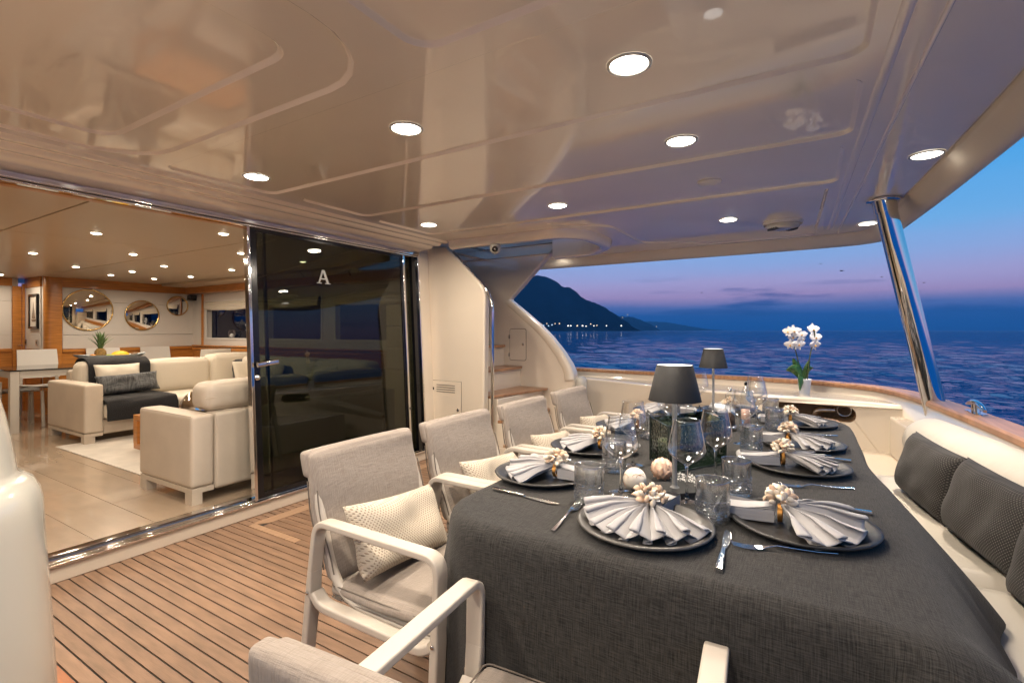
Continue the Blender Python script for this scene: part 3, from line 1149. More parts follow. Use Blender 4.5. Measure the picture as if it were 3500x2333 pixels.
lk = thing('vent_locker', 'cream locker door with four vent slits beside the tinted door', 'locker door', (XA, 3.0, .5))
b = MB().box(XA - .007, 2.822, .20, XA - .001, 3.176, .742)
b.build('door', GEL, lk, world=True, bev=.003)
gp = MB().box(XA - .0012, 2.819, .197, XA + .001, 3.179, .745).build('shadow_gap', CAULK, lk, world=True)
for k in range(4):
    MB().box(XA - .0085, 2.893, .700 - .0215 * k, XA - .0065, 3.118, .706 - .0215 * k).build('slit', RUBBER, lk, world=True)
MB().box(XA - .012, 3.150, .652, XA - .0065, 3.178, .677).build('latch', BLACK, lk, world=True)
lc = MB().lathe([(.016, 0), (.016, .005), (.011, .007), (.010, .002), (.0005, .002)], n=20).xf(Matrix.Translation((XA - .006, 2.858, .475)) @ Matrix.Rotation(-PI / 2, 4, 'Y'))
lc.build('lock', BRUSHED, lk, world=True)
MB().lathe([(.0095, .0022), (.0005, .0028)], n=16).xf(Matrix.Translation((XA - .006, 2.858, .475)) @ Matrix.Rotation(-PI / 2, 4, 'Y')).build('keyhole', RUBBER, lk, world=True)

hr = thing('handrail', 'polished steel handrail bent over the edge of the stair wall', 'handrail', (3.765, 2.5, 0))
path = fillet([(3.765, 2.50, 0.0), (3.765, 2.50, 1.55), (3.765, 2.955, 1.985)], .16, 8)
MB().tube(path, .0165, 14).build('rail', CHROME, hr, world=True)
for y, z in ((2.86, 1.894), (2.635, 1.679)):
    MB().tube([(3.765, y, z), (3.765, y + .05, z - .055)], .010, 10).build('bracket', CHROME, hr, world=True)
MB().lathe([(.03, 0), (.03, .006), (.018, .01)], n=20).xf(Matrix.Translation((3.765, 2.50, 0))).build('foot_flange', CHROME, hr, world=True)

# outboard wing with the notch that shows the sea
XW = 4.72
low = [(2.905, 1.578), (2.72, 1.44), (2.52, 1.287), (2.38, 1.16), (2.25, 1.01), (2.16, .875), (2.125, .80), (2.11, .72)]
wing = [(4.4, 0), (4.4, 3.1), (2.0, 3.1), (2.0, 2.46), (2.20, 2.24)] + low + [(2.11, 0)]
b = MB().prism(wing, lambda y, z: (XW, y, z), lambda y, z: (XW + .10 + .05 * max(0, 1.2 - z), y, z))
wg = struct(b.build('stair_wing', GEL, bev=.018, seg=3, fixn=True))
# a raised flange follows the lower edge of the wing
b = MB()
path = [Vector((XW - .006, y, z)) for y, z in low]
fl = []
for i, p in enumerate(path):
    a = path[max(0, i - 1)]
    c = path[min(len(path) - 1, i + 1)]
    t = (c - a).normalized()
    nrm = Vector((0, t.z, -t.y))
    if nrm.y < 0:
        nrm = -nrm
    fl.append((p, nrm, .055 + .05 * i / len(path)))
vs = []
for p, nrm, w in fl:
    for d, dx in ((0.0, 0.004), (0.006, -.014), (w * .5, -.018), (w, -.012), (w + .012, .004)):
        q = p + nrm * d
        vs.append((q.x + dx, q.y, q.z))
b.add(vs, [(j * 5 + i, j * 5 + i + 1, j * 5 + i + 6, j * 5 + i + 5) for j in range(len(fl) - 1) for i in range(4)], True)
b.build('flange', GEL, wg, fixn=True)
tk = thing('wing_locker', 'small cream locker hatch with round lock on the stair wing', 'locker door', (XW, 2.79, 1.06))
b = MB().prism(rrect(2.69, .90, 2.895, 1.245, .022), lambda y, z: (XW, y, z), lambda y, z: (XW - .006, y, z))
b.build('door', GEL, tk, world=True)
b = MB().prism(rrect(2.684, .894, 2.901, 1.251, .026), lambda y, z: (XW + .001, y, z), lambda y, z: (XW - .0015, y, z))
b.build('shadow_gap', mat('gap_shadow_rubber', (.12, .09, .07), rough=.8), tk, world=True)
for z in (.96, 1.16):
    MB().box(XW - .011, 2.893, z - .02, XW - .002, 2.909, z + .02).build('hinge', BRUSHED, tk, world=True)
MB().lathe([(.014, 0), (.014, .004), (.009, .006), (.0005, .005)], n=18).xf(Matrix.Translation((XW - .006, 2.725, 1.075)) @ Matrix.Rotation(-PI / 2, 4, 'Y')).build('lock', BRUSHED, tk, world=True)

st = thing('stairs', 'narrow cream stairs with teak treads rising behind the side wall', 'stairs', (4.25, 2.6, 0))
steps = [(2.14, .18), (2.36, .40), (2.42, .62), (2.70, .84), (2.92, 1.07), (3.16, 1.30), (3.40, 1.53)]
for k, (yf, z) in enumerate(steps):
    yn = steps[k + 1][0] + .05 if k + 1 < len(steps) else yf + .3
    yn = max(yn, yf + .22)
    MB().box(3.81, yf + .05, max(0, z - .25), XW - .002, 3.9, z - .026).build('riser', GEL, st, world=True, bev=.008)
    o2 = rrect(3.812, yf - .0, 4.70 if k else 4.68, yn + .05, [.002, .002, .03, .06], 4)
    if k == 2:
        o2 = [(3.812, yf + .12), (3.812, yn + .05), (4.69, yn + .05), (4.69, yf - .02), (4.62, yf - .035), (4.3, yf + .02)]
    MB().prism(o2, lambda x, y: (x, y, z - .024), lambda x, y: (x, y, z)).build('tread', TEAK_CAP if k else TEAK_X, st, world=True, bev=.008, fixn=True)

# ------------------------------------------------------------------ starboard bulwark, counter, stern
cap_out = fillet([(5.42, 4.4, 0), (5.36, 2.4, 0), (5.24, 1.2, 0), (5.165, .40, 0), (5.06, -.08, 0), (4.80, -.50, 0), (4.42, -.66, 0), (4.0, -.735, 0), (3.13, -.825, 0), (2.0, -.90, 0), (.6, -.95, 0), (-2.4, -.97, 0)], .3, 5)
co = offset_line(cap_out, 0)
ci = offset_line(cap_out, .135)
cap = thing('cap_rail', 'long teak cap rail along the starboard bulwark and stern', 'rail', (5.1, 0, .78))
nseg = len(co)
cuts = [0, 9, 17, 24, 31, 37, 44, 52, nseg - 1]
cuts = [c for c in cuts if c < nseg - 1] + [nseg - 1]
for a, c in zip(cuts, cuts[1:]):
    idx = list(range(a, c + 1))
    sect = [(0.0, .765), (0.0, .79), (.008, .80), (.127, .80), (.135, .79), (.135, .765)]
    b = MB()
    lines = [offset_line(cap_out, d) for d, z in sect]
    vs = [(lines[k][i].x, lines[k][i].y, sect[k][1]) for i in idx for k in range(6)]
    # leave a fine butt joint between lengths
    m_ = len(idx)
    fs = [(i * 6 + k, i * 6 + (k + 1) % 6, (i + 1) * 6 + (k + 1) % 6, (i + 1) * 6 + k) for i in range(m_ - 1) for k in range(6)] + [(0, 1, 2, 3, 4, 5), tuple((m_ - 1) * 6 + k for k in (5, 4, 3, 2, 1, 0))]
    tv = (Vector(vs[6]) - Vector(vs[0])).normalized() * .0022
    for k in range(6):
        vs[k] = tuple(Vector(vs[k]) + tv)
    b.add(vs, fs).build('cap_length', TEAK_CAP, cap, world=True, fixn=True)
# bulwark body
b = MB()
sect = [(.012, -1.6), (.0, -.6), (.008, .765), (.127, .765), (.122, .0)]
lines = [offset_line(cap_out, d) for d, z in sect]
vs = [(lines[k][i].x, lines[k][i].y, sect[k][1]) for i in range(nseg) for k in range(5)]
b.add(vs, [(i * 5 + k, i * 5 + k + 1, (i + 1) * 5 + k + 1, (i + 1) * 5 + k) for i in range(nseg - 1) for k in range(4)], True)
struct(b.build('bulwark', GEL, fixn=True))
gt = thing('bulwark_bracket', 'small steel bracket under the rail end beside the stair wing', 'bracket', (5.2, 2.2, .74))
MB().tube([(5.22, 2.06, .76), (5.215, 2.06, .66)], .012, 10).build('stem', CHROME, gt, world=True)
MB().sweep([(5.215, 2.09, .655), (5.205, 2.02, .645)], (1, 0, 0), .02, .012).build('hook', CHROME, gt, world=True)
fr = thing('fender_roller', 'short white rounded fender post at the foot of the stair wing', 'fender', (4.72, 2.03, 0))
MB().lathe([(.055, 0), (.058, .1), (.058, .69), (.054, .72), (.043, .742), (.02, .752), (.0005, .754)], n=22).build('post', GEL_WHITE, fr)

front = [(5.12, 2.3), (4.92, 1.75), (4.68, 1.25), (4.55, .72), (4.505, .32), (4.455, -.15), (4.37, -.50), (4.30, -.66)]
fl = fillet([(x, y, 0) for x, y in front], .2, 4)
cprof = [(.0, .0), (.0, .575), (-.002, .582), (-.012, .586), (-.014, .66), (-.010, .682), (.004, .697), (.03, .702), (.16, .702)]
counter = thing('side_counter', 'cream moulded counter with an oblong slot along the starboard side', 'counter', (4.6, 0, 0))
# slot opening between y0 and y1
SY0, SY1, SZ0, SZ1 = -.285, .26, .545, .66


def cx_at(y):
    for (p, q) in zip(fl, fl[1:]):
        if min(p.y, q.y) <= y <= max(p.y, q.y):
            return p.x + (q.x - p.x) * (y - p.y) / (q.y - p.y + 1e-9)
    return fl[-1].x


out2 = [(-.66, .0), (2.25, .0), (2.25, .690), (-.66, .690)]
ys = [-.66 + (2.25 + .66) * i / 30 for i in range(31)]
outp = [(y, 0.0) for y in ys] + [(y, .690) for y in reversed(ys)]
slot = rrect(SY0, SZ0, SY1, SZ1, .052, 6)
b = MB()
b.poly(outp, [slot], lambda y, z: (cx_at(y) - (.012 if z > .57 else 0), y, z), True)
b.build('front_panel', GEL, counter, world=True)
b = MB()
n = len(slot)
b.add([(cx_at(y) - (.012 if z > .57 else 0), y, z) for y, z in slot] + [(cx_at(y) + .012, y, z) for y, z in slot] + [(cx_at(y) + .24, y, z) for y, z in slot],
      [(j * n + i, j * n + (i + 1) % n, (j + 1) * n + (i + 1) % n, (j + 1) * n + i) for j in (0, 1) for i in range(n)], True)
b.poly(slot, (), lambda y, z: (cx_at(y) + .24, y, z))
b.build('slot_recess', mat('slot_lining', (.24, .15, .085), rough=.5), counter, world=True)
fr = MB().tube(fillet([(4.60, -.03, .548), (4.58, -.03, .605), (4.58, -.16, .612)], .05, 6), .022, 12)
fr.build('steel_elbow', CHROME, counter, world=True)
hw = MB().lathe([(.05, 0), (.056, .006), (.05, .012), (.042, .008)], n=24).xf(Matrix.Translation((4.66, -.225, .605)) @ Matrix.Rotation(-PI / 2, 4, 'Y'))
hw.build('hawse_ring', CHROME, counter, world=True)
b = MB()
tprof = [(-.012, .690), (-.008, .700), (.006, .707), (.03, .709)]
lines = [offset_line([Vector((p.x, p.y, 0)) for p in fl], -d) for d, z in tprof]
n = len(fl)
vs = [(l[i].x, l[i].y, z) for l, (d, z) in zip(lines, tprof) for i in range(n)]
b.add(vs, [(j * n + i, j * n + i + 1, (j + 1) * n + i + 1, (j + 1) * n + i) for j in range(3) for i in range(n - 1)], True)
tp = [(l.x, l.y) for l in lines[3]] + [(4.45, -.68), (4.75, -.6), (5.0, -.2), (5.11, .3), (5.2, 1.2), (5.3, 2.3)]
b.poly(tp, (), lambda x, y: (x, y, .709))
b.build('counter_top', GEL, counter, world=True, fixn=True)
for y in (-.33, .62):
    MB().box(cx_at(y) - .0135, y - .002, .588, cx_at(y) - .0125, y + .002, .689).build('joint', mat('joint_shadow', (.2, .15, .1), rough=.8) if y < 0 else bpy.data.materials['joint_shadow'], counter, world=True)
b = MB()
yy = [-.64 + i * .11 for i in range(26)]
b.add([(cx_at(y) - .0018, y, z) for y in yy for z in (.570, .5735)], [(2 * i, 2 * i + 2, 2 * i + 3, 2 * i + 1) for i in range(25) if not (SY0 - .1 < yy[i] < SY1)])
b.build('joint', bpy.data.materials['joint_shadow'], counter, world=True)

ber = thing('stern_locker', 'white moulded step and end box between bench and counter', 'locker', (3.9, -.4, 0))
MB().box(3.42, -.72, 0, 4.46, 1.0, .36).build('step', GEL, ber, world=True, bev=.02, seg=3)
MB().prism([(3.55, -.53), (4.33, -.47), (4.33, -.78), (3.55, -.80)], lambda x, y: (x, y, .36), lambda x, y: (x, y, .63)).build('end_box', GEL, ber, world=True, bev=.02, seg=3, fixn=True)
MB().box(3.62, -.50, .3605, 3.72, -.485, .366).build('hinge', BLACK, ber, world=True)

bench = thing('stern_bench', 'long cream leather stern bench with a rolled backrest', 'bench', (1.8, -.5, 0))


def yb_c(x):     # centre line of the bolster
    return -.515 - .21 * (3.65 - x) + .025 * (3.65 - x) ** 2


MB().prism([(-1.5, .0), (3.3, .0), (3.40, -.3), (3.40, -.62), (2.0, -.83), (-1.5, -.86)], lambda x, y: (x, y - .16, 0), lambda x, y: (x, y - .16, .34)).build('bench_base', GEL, bench, world=True, bev=.02, fixn=True)
xs = [-1.4, .10, 1.05, 2.05, 3.36]
for xa, xb in zip(xs, xs[1:]):
    def top(u, v):
        x = xa + (xb - xa) * u
        y0 = -.155
        y1 = yb_c(x) - .02
        e = min(1, min(u, 1 - u) * (xb - xa) / .05, (v) * .5 / .05)
        z = .345 + .105 * (1 - (1 - max(0, e)) ** 2.5) + .006 * math.sin(x * 9 + v * 4)
        return (x + (.0015 if u == 0 else -.0015 if u == 1 else 0), y0 + (y1 - y0) * v, z)
    us = 26

    def top2(u, v):
        return top(u, v)
    MB().grid(top2, us, 14).build('seat_cushion', LEATHER_W, bench, world=True)
xe = [-1.4, .9, 2.02, 3.50]
for xa, xb in zip(xe, xe[1:]):
    b = MB()
    N = 30

    def rol(u, v):
        x = xa + .002 + (xb - xa - .004) * v
        d = min(x - xa, xb - x)
        r = .128 * (1 - max(0, 1 - d / .05) ** 2.2 * .97)
        a = 2 * PI * u
        return (x, yb_c(x) - .005 + r * math.cos(a), .622 + r * math.sin(a) * 1.04)
    vv = [0, .004, .010, .018, .03] + [.06 + .88 * i / 16 for i in range(17)] + [.97, .982, .99, .996, 1]
    b.grid(lambda u, v: rol(u, vv[round(v * (len(vv) - 1))]), N, len(vv), wrap=True)
    b.build('bolster', LEATHER_W, bench, world=True)
    # seam piping round the roll
    if xa > .5:
        b = MB().tube([(xa + .03, yb_c(xa) - .005 + .1285 * math.cos(a), .622 + .1335 * math.sin(a)) for a in [2 * PI * i / 28 for i in range(29)]], .003, 6)
        b.build('piping', LEATHER_W, bench, world=True)

pole = thing('roof_post', 'leaning polished steel post between stern rail and roof', 'post', (3.93, -.66, .7))
pb, ptp = Vector((3.965, -.675, .66)), Vector((3.835, -.388, 2.047))
MB().tube([pb, ptp], .058, 36).build('tube', CHROME, pole, world=True)
dv = (ptp - pb).normalized()
MB().tube([ptp - dv * .075, ptp], .0625, 36).build('collar', CHROME, pole, world=True)
MB().lathe([(.0005, -.012), (.088, -.012), (.092, -.008), (.092, .001), (.0005, .001)], c=(0, 0, 0), n=28).xf(Matrix.Translation((3.835, -.388, 2.046))).build('flange', CHROME, pole, world=True)

cl = thing('mooring_cleat', 'polished steel mooring cleat on the stern rail at right', 'cleat', (3.45, -.735, .80))
MB().prism(rrect(-.10, -.03, .10, .03, .03), lambda x, y: (x, y, 0), lambda x, y: (x, y, .006)).build('base', CHROME, cl, bev=.002)
MB().tube(fillet([(-.16, 0, .03), (-.05, 0, .055), (.05, 0, .055), (.16, 0, .03)], .06), [.008] + [.014] * 12 + [.008], 12).build('horn', CHROME, cl)
for q in (-.035, .035):
    MB().tube([(q, 0, .004), (q * .8, 0, .052)], .012, 10).build('stem', CHROME, cl)

struct(MB().box(-2.3, -.97, -1.5, -2.2, 4.4, .80).build('unseen_port_bulwark', GEL, bev=.02))  # unseen port side mirrored from starboard, added to block sky light
struct(MB().box(-1.84, 2.2, 0, -1.74, 4.4, 2.048).build('unseen_port_wing', GEL, bev=.02))  # unseen wing, likewise added against sky light from port
struct(MB().box(-2.199, -.9, -.05, -1.2, 3.1, -.001).build('port_side_deck', TEAK))

pp = thing('stair_pedestal', 'white glossy rounded moulding at the left edge by the saloon door', 'pedestal', (.205, 1.97, 0))
MB().lathe([(.352, 0), (.345, .2), (.335, .4), (.325, .58), (.318, .70), (.316, .75), (.309, .785), (.295, .812), (.277, .826), (.266, .833), (.262, .845), (.258, .88), (.249, .94), (.238, 1.0), (.224, 1.06), (.20, 1.14), (.16, 1.22), (.10, 1.28), (.0005, 1.30)], n=56).build('body', GEL_WHITE, pp)
# ------------------------------------------------------------------ saloon (inside, behind the door)
ZF = .08
fl_ = struct(MB().box(-2.4, 3.34, ZF - .06, 4.34, 10.6, ZF - .004).build('saloon_floor', mat('floor_joint', (.25, .19, .135), rough=.8)))
for i in range(23):
    xa = -2.4 + .293 * i
    off = (i * .53) % 1.25
    y = 3.36 - off
    while y < 10.5:
        y0, y1 = max(3.36, y), min(10.5, y + 1.25)
        if y1 - y0 > .03 and xa < 4.2 and (xa > .2):
            MB().box(xa + .0015, y0 + .0015, ZF - .02, xa + .2915, y1 - .0015, ZF).build('floor_board', BOARD, fl_)
        y += 1.25
MB().box(-2.4, 3.36, ZF - .02, .23, 10.5, ZF - .001).build('port_floor', BOARD, fl_)

ZS = 1.97
cb = MB().box(-2.4, 3.342, ZS + .001, 4.5, 10.6, ZS + .05)
sc_ceil = struct(cb.build('saloon_ceiling', SALOON_CEIL))
for x0, x1 in ((-1.2, 1.13), (1.14, 2.33), (2.34, 3.74)):
    for y0, y1 in ((3.36, 5.02), (5.03, 6.72), (6.73, 8.86)):
        MB().box(x0, y0, ZS - .010, x1, y1, ZS + .0005).build('ceiling_panel', SALOON_CEIL, sc_ceil, bev=.004)
b = MB().box(3.80, 3.36, ZS - .035, 4.16, 8.86, ZS + .0005)
b.build('side_soffit', SALOON_CEIL, sc_ceil, bev=.004)
MB().box(4.165, 3.36, 1.835, 4.30, 8.90, ZS + .0004).build('wood_beam', CHERRY_H, sc_ceil, bev=.006)
MB().box(-2.4, 3.345, ZS - .03, 4.2, 3.40, ZS + .0004).build('wood_beam', CHERRY_H, sc_ceil, bev=.004)

YW = 8.95
fw_ = MB().box(2.60, YW + .02, ZF, 4.6, YW + .10, ZS).box(-2.4, 9.70, ZF, 2.34, 9.78, ZS).box(2.42, YW + .05, ZF, 2.47, 9.70, ZS)
fwall = struct(fw_.build('forward_wall', PANEL))
for z0, z1 in ((.972, 1.165), (1.169, 1.642), (1.646, 1.832)):
    MB().box(2.61, YW, z0, 4.36, YW + .02, z1).build('wall_panel', PANEL, fwall, bev=.004)
    MB().box(2.405, YW + .10, z0, 2.419, 9.66, z1).build('wall_panel', PANEL, fwall, bev=.003)
    MB().box(.6, 9.68, z0, 2.27, 9.70, z1).build('wall_panel', PANEL, fwall, bev=.003)
MB().box(2.56, YW - .012, 1.836, 4.30, YW + .02, ZS).build('wood_header', CHERRY_H, fwall, bev=.004)
MB().box(.6, 9.66, 1.86, 2.27, 9.70, ZS).build('wood_header', CHERRY_H, fwall, bev=.004)
MB().box(2.395, YW + .08, 1.836, 2.42, 9.66, ZS).build('wood_header', CHERRY, fwall, bev=.004)
MB().box(2.60, YW - .03, .922, 4.36, YW + .02, .968).build('dado_rail', CHERRY_H, fwall, bev=.008)
MB().box(2.60, YW - .004, ZF, 4.36, YW + .02, .921).build('wood_dado', CHERRY, fwall)
MB().box(2.385, YW + .08, .922, 2.419, 9.66, .968).build('dado_rail', CHERRY, fwall, bev=.006)
MB().box(2.40, YW + .08, ZF, 2.419, 9.66, .921).build('wood_dado', CHERRY, fwall)
MB().box(.6, 9.66, .93, 2.27, 9.70, .975).build('dado_rail', CHERRY_H, fwall, bev=.006)
MB().box(.6, 9.675, ZF, 2.27, 9.70, .929).build('wood_dado', CHERRY, fwall)
MB().prism(rrect(2.42, YW - .035, 2.60, YW + .12, [.01, .07, .07, .01]), lambda x, y: (x, y, ZF), lambda x, y: (x, y, ZS)).build('wood_pillar', CHERRY, fwall, bev=.004)
MB().box(-2.45, 3.3, ZF, -2.4, 10.6, ZS).build('port_wall', PANEL, fwall)
dd = thing('saloon_door', 'narrow cherry wood door at the end of the saloon corridor', 'door', (2.31, 9.68, ZF))
MB().box(2.272, 9.655, ZF, 2.368, 9.69, 1.86).build('door_leaf', CHERRY, dd, world=True, bev=.004)
MB().box(2.371, 9.645, ZF, 2.402, 9.69, 1.90).build('door_frame', CHERRY, dd, world=True, bev=.004)
MB().tube([(2.33, 9.655, 1.02), (2.33, 9.615, 1.02), (2.365, 9.612, 1.02)], .008, 8).build('handle', CHROME, dd, world=True)

# starboard wall with windows
wins = [(7.06, 8.50, 'window with a folded roman blind in the saloon side wall'), (5.60, 6.80, 'dark saloon window behind the tinted door, nearer the bow'), (3.70, 5.33, 'dark saloon window behind the tinted door, nearest the stern')]
outl = [(3.3, ZF), (8.97, ZF), (8.97, ZS), (3.3, ZS)]
holes = [rrect(a, 1.10, c, 1.70, .02, 3) for a, c, _ in wins]
b = MB().prism(outl, lambda y, z: (4.31, y, z), lambda y, z: (4.40, y, z), holes)
swall = struct(b.build('starboard_wall', PANEL))
MB().box(4.262, 3.36, .965, 4.309, 8.90, .99).build('dado_rail', CHERRY_H, swall, bev=.006)
MB().box(4.27, 3.36, .905, 4.309, 8.90, .95).build('dado_rail', CHERRY_H, swall, bev=.006)
MB().box(4.285, 3.36, ZF, 4.309, 8.90, .900).build('wood_dado', CHERRY_H, swall)
MB().box(4.283, 8.60, .99, 4.309, 8.64, 1.83).build('corner_trim', CHERRY, swall, bev=.004)
for k, (a, c, lab) in enumerate(wins):
    w = thing('saloon_window', lab, 'window', (4.36, (a + c) / 2, 1.10), 0)
    MB().prism(rrect(a - .02, 1.085, c + .02, 1.72, .03, 3), lambda y, z: (4.296, y, z), lambda y, z: (4.3095, y, z), [rrect(a + .012, 1.112, c - .012, 1.69, .02, 3)]).build('window_frame', WHITE, w, world=True)
    MB().box(4.385, a - .01, 1.09, 4.386, c + .01, 1.71).build('glass_pane', WINDOW_GLASS, w, world=True)
    bl = thing('roman_blind', ['pale roman blind gathered at the top of the saloon window', 'gathered pale blind behind the tinted glass, forward one', 'gathered pale blind behind the tinted glass, aft one'][k], 'blind', (4.29, (a + c) / 2, 1.72), 0, 'roman blinds at the saloon windows')
    for f in range(3):
        zt = 1.70 - .035 * f

        def fold(u, v):
            y = a + .02 + (c - a - .04) * u
            bulge = math.sin(PI * v)
            return (4.285 - .012 * f - .022 * bulge - .006 * math.sin(u * 9 + f), y, zt - .062 * v - .022 * math.sin(PI * u) * (f + 1) / 3 + .003 * math.sin(u * 17 + f * 2))
        MB().grid(fold, 26, 7).build('fold', CUSHION_IN, bl, world=True)

sp = thing('wall_speaker', 'small black loudspeaker in the corner above the saloon window', 'speaker', (4.25, 8.86, 1.73))
MB().box(-.055, -.05, 0, .055, .05, .085).build('cabinet', BLACK, sp, bev=.008)
MB().box(-.045, -.054, .01, .045, -.051, .075).build('grille', RUBBER, sp)
MB().tube([(.0, .04, .04), (.045, .085, .05)], .012, 8).build('bracket', BLACK, sp)

for cx, cz, r, lab in ((2.895, 1.525, .285, 'largest round gold rimmed mirror on the saloon wall'), (3.568, 1.465, .22, 'middle round gold rimmed mirror on the saloon wall'), (4.068, 1.635, .148, 'smallest round gold rimmed mirror near the corner')):
    mi = thing('wall_mirror', lab, 'mirror', (cx, YW - .001, cz), 0, 'round mirrors on the saloon wall')
    rot = Matrix.Rotation(PI / 2, 4, 'X')
    MB().lathe([(r * (1 - k / 10) + .0005, .010 + .055 * r * (1 - (1 - k / 10) ** 2)) for k in range(11)], n=56).xf(rot).build('mirror_glass', MIRROR, mi)
    MB().lathe([(r, 0), (r + .014, .003), (r + .016, .014), (r + .008, .022), (r - .002, .014)], n=56).xf(rot).build('frame', GOLD, mi)


def picture(x, y, z0, z1, w, axis, lab, drawing):
    p = thing('framed_picture', lab, 'picture', (x, y, z0), 0, None)
    h = z1 - z0

    def m3(u, v, d):     # u along the wall, v up, d out of the wall
        return (u, -d, v) if axis == 'x' else (-d, u, v)
    b = MB().prism([(-w / 2, 0), (w / 2, 0), (w / 2, h), (-w / 2, h)], lambda u, v: m3(u, v, 0), lambda u, v: m3(u, v, .028), [[(-w / 2 + .03, .03), (w / 2 - .03, .03), (w / 2 - .03, h - .03), (-w / 2 + .03, h - .03)]])
    b.build('frame', BLACK, p, fixn=True)
    MB().poly([(-w / 2 + .028, .028), (w / 2 - .028, .028), (w / 2 - .028, h - .028), (-w / 2 + .028, h - .028)], (), lambda u, v: m3(u, v, .012)).build('print', mat('ivory_paper', (.66, .60, .52), rough=.8) if 'ivory_paper' not in bpy.data.materials else bpy.data.materials['ivory_paper'], p)
    ink = bpy.data.materials.get('sepia_ink') or mat('sepia_ink', (.22, .15, .10), rough=.9, var=.5, vscale=30)
    for pl in drawing:
        MB().poly([(u * w, v * h) for u, v in pl], (), lambda u, v: m3(u, v, .0135)).build('drawing', ink, p)


picture(1.93, 9.676, 1.26, 1.69, .36, 'x', 'black framed print with dark ink marks at the left edge of the saloon', [[(.02, .62), (.10, .60), (.14, .68), (.09, .78), (.05, .74)], [(.18, .55), (.25, .54), (.27, .72), (.22, .80), (.19, .7)], [(.12, .38), (.28, .38), (.28, .40), (.12, .40)], [(.15, .33), (.28, .33), (.28, .345), (.15, .345)]])
picture(2.404, 9.26, 1.255, 1.735, .34, 'y', 'tall black framed print of a pale sailing ship on the corridor wall', [[(-.22, .2), (.2, .2), (.26, .27), (-.26, .27)], [(-.02, .28), (-.2, .3), (-.03, .62)], [(.0, .28), (.2, .3), (.01, .8)], [(.02, .4), (.13, .42), (.03, .7)]])
for y, z in ((9.62, 1.06), (9.17, 1.06)):
    s_ = thing('wall_switch', ('square dark wall socket nearer the corridor door' if y > 9.4 else 'square dark wall socket nearer the wooden pillar'), 'switch', (2.404, y, z), 0, 'sockets on the corridor wall')
    MB().box(-.008, -.04, -.04, 0, .04, .04).build('plate', BRUSHED, s_, bev=.003)
    MB().box(-.010, -.018, -.018, -.0075, .018, .018).build('rocker', BLACK, s_)

SL = [(1.53, 4.578, 'saloon ceiling light nearest the left, on the first row inside the door'), (2.037, 3.786, 'saloon ceiling light closest to the door edge at top'), (2.631, 4.585, 'saloon ceiling light cut close by the door edge'),
      (2.133, 5.537, 'saloon ceiling light in the middle of the second row'), (2.71, 6.261, 'saloon ceiling light over the long sofa'), (2.214, 7.19, 'saloon ceiling light over the end of the sofa'),
      (1.612, 6.261, 'saloon ceiling light over the open floor at left'), (2.755, 7.176, 'saloon ceiling light just behind the sofa'), (2.785, 7.868, 'saloon ceiling light above the fruit bowl'),
      (3.429, 7.176, 'saloon ceiling light toward the side window'), (3.296, 7.901, 'saloon ceiling light between the two smaller mirrors'), (2.036, 9.15, 'saloon ceiling light in the corridor'),
      (3.30, 4.60, 'saloon ceiling light seen through the tinted door'), (3.30, 5.95, 'saloon ceiling light behind the tinted door, farther in'), (.9, 5.0, 'saloon ceiling light over the port side, aft'), (.9, 7.2, 'saloon ceiling light over the port side, forward')]
for x, y, lab in SL:
    z = ZS - .0105 if (x < 3.74 and y < 8.86) else ZS
    downlight('saloon_downlight', x, y, z, .034, SALOON_W, lab, 'small round lights in the saloon ceiling', LENS_IN, WARM_IN)


# ------------------------------------------------------------------ saloon furniture
def soft_box(x0, y0, z0, x1, y1, z1, r=.05, puff=.02, n=10):
    """cushion: a box with rounded edges and slightly domed faces"""
    b = MB()
    c = Vector(((x0 + x1) / 2, (y0 + y1) / 2, (z0 + z1) / 2))
    h = Vector(((x1 - x0) / 2, (y1 - y0) / 2, (z1 - z0) / 2))
    for ax in range(3):
        for sg in (-1, 1):
            def fn(u, v):
                p = [0, 0, 0]
                p[ax] = sg
                p[(ax + 1) % 3] = (2 * u - 1)
                p[(ax + 2) % 3] = (2 * v - 1)
                q = Vector((p[0] * h.x, p[1] * h.y, p[2] * h.z))
                rr_ = min(r, h.x, h.y, h.z)
                core = Vector((max(-h.x + rr_, min(h.x - rr_, q.x)), max(-h.y + rr_, min(h.y - rr_, q.y)), max(-h.z + rr_, min(h.z - rr_, q.z))))
                d = q - core
                if d.length > 1e-9:
                    q = core + d.normalized() * rr_ * min(1, d.length / rr_ if d.length < rr_ else 1)
                q[ax] += sg * puff * (1 - p[(ax + 1) % 3] ** 2) * (1 - p[(ax + 2) % 3] ** 2)
                return c + q
            tt = [0, .015, .035, .06, .1] + [.1 + .8 * i / (n - 1) for i in range(1, n - 1)] + [.9, .94, .965, .985, 1]
            k = len(tt)
            g = MB().grid(lambda u, v: fn(tt[round(u * (k - 1))], tt[round(v * (k - 1))]), k, k)
            if sg < 0:
                g.f = [f[::-1] for f in g.f]
            b.add(g.v, g.f, True)
    return b


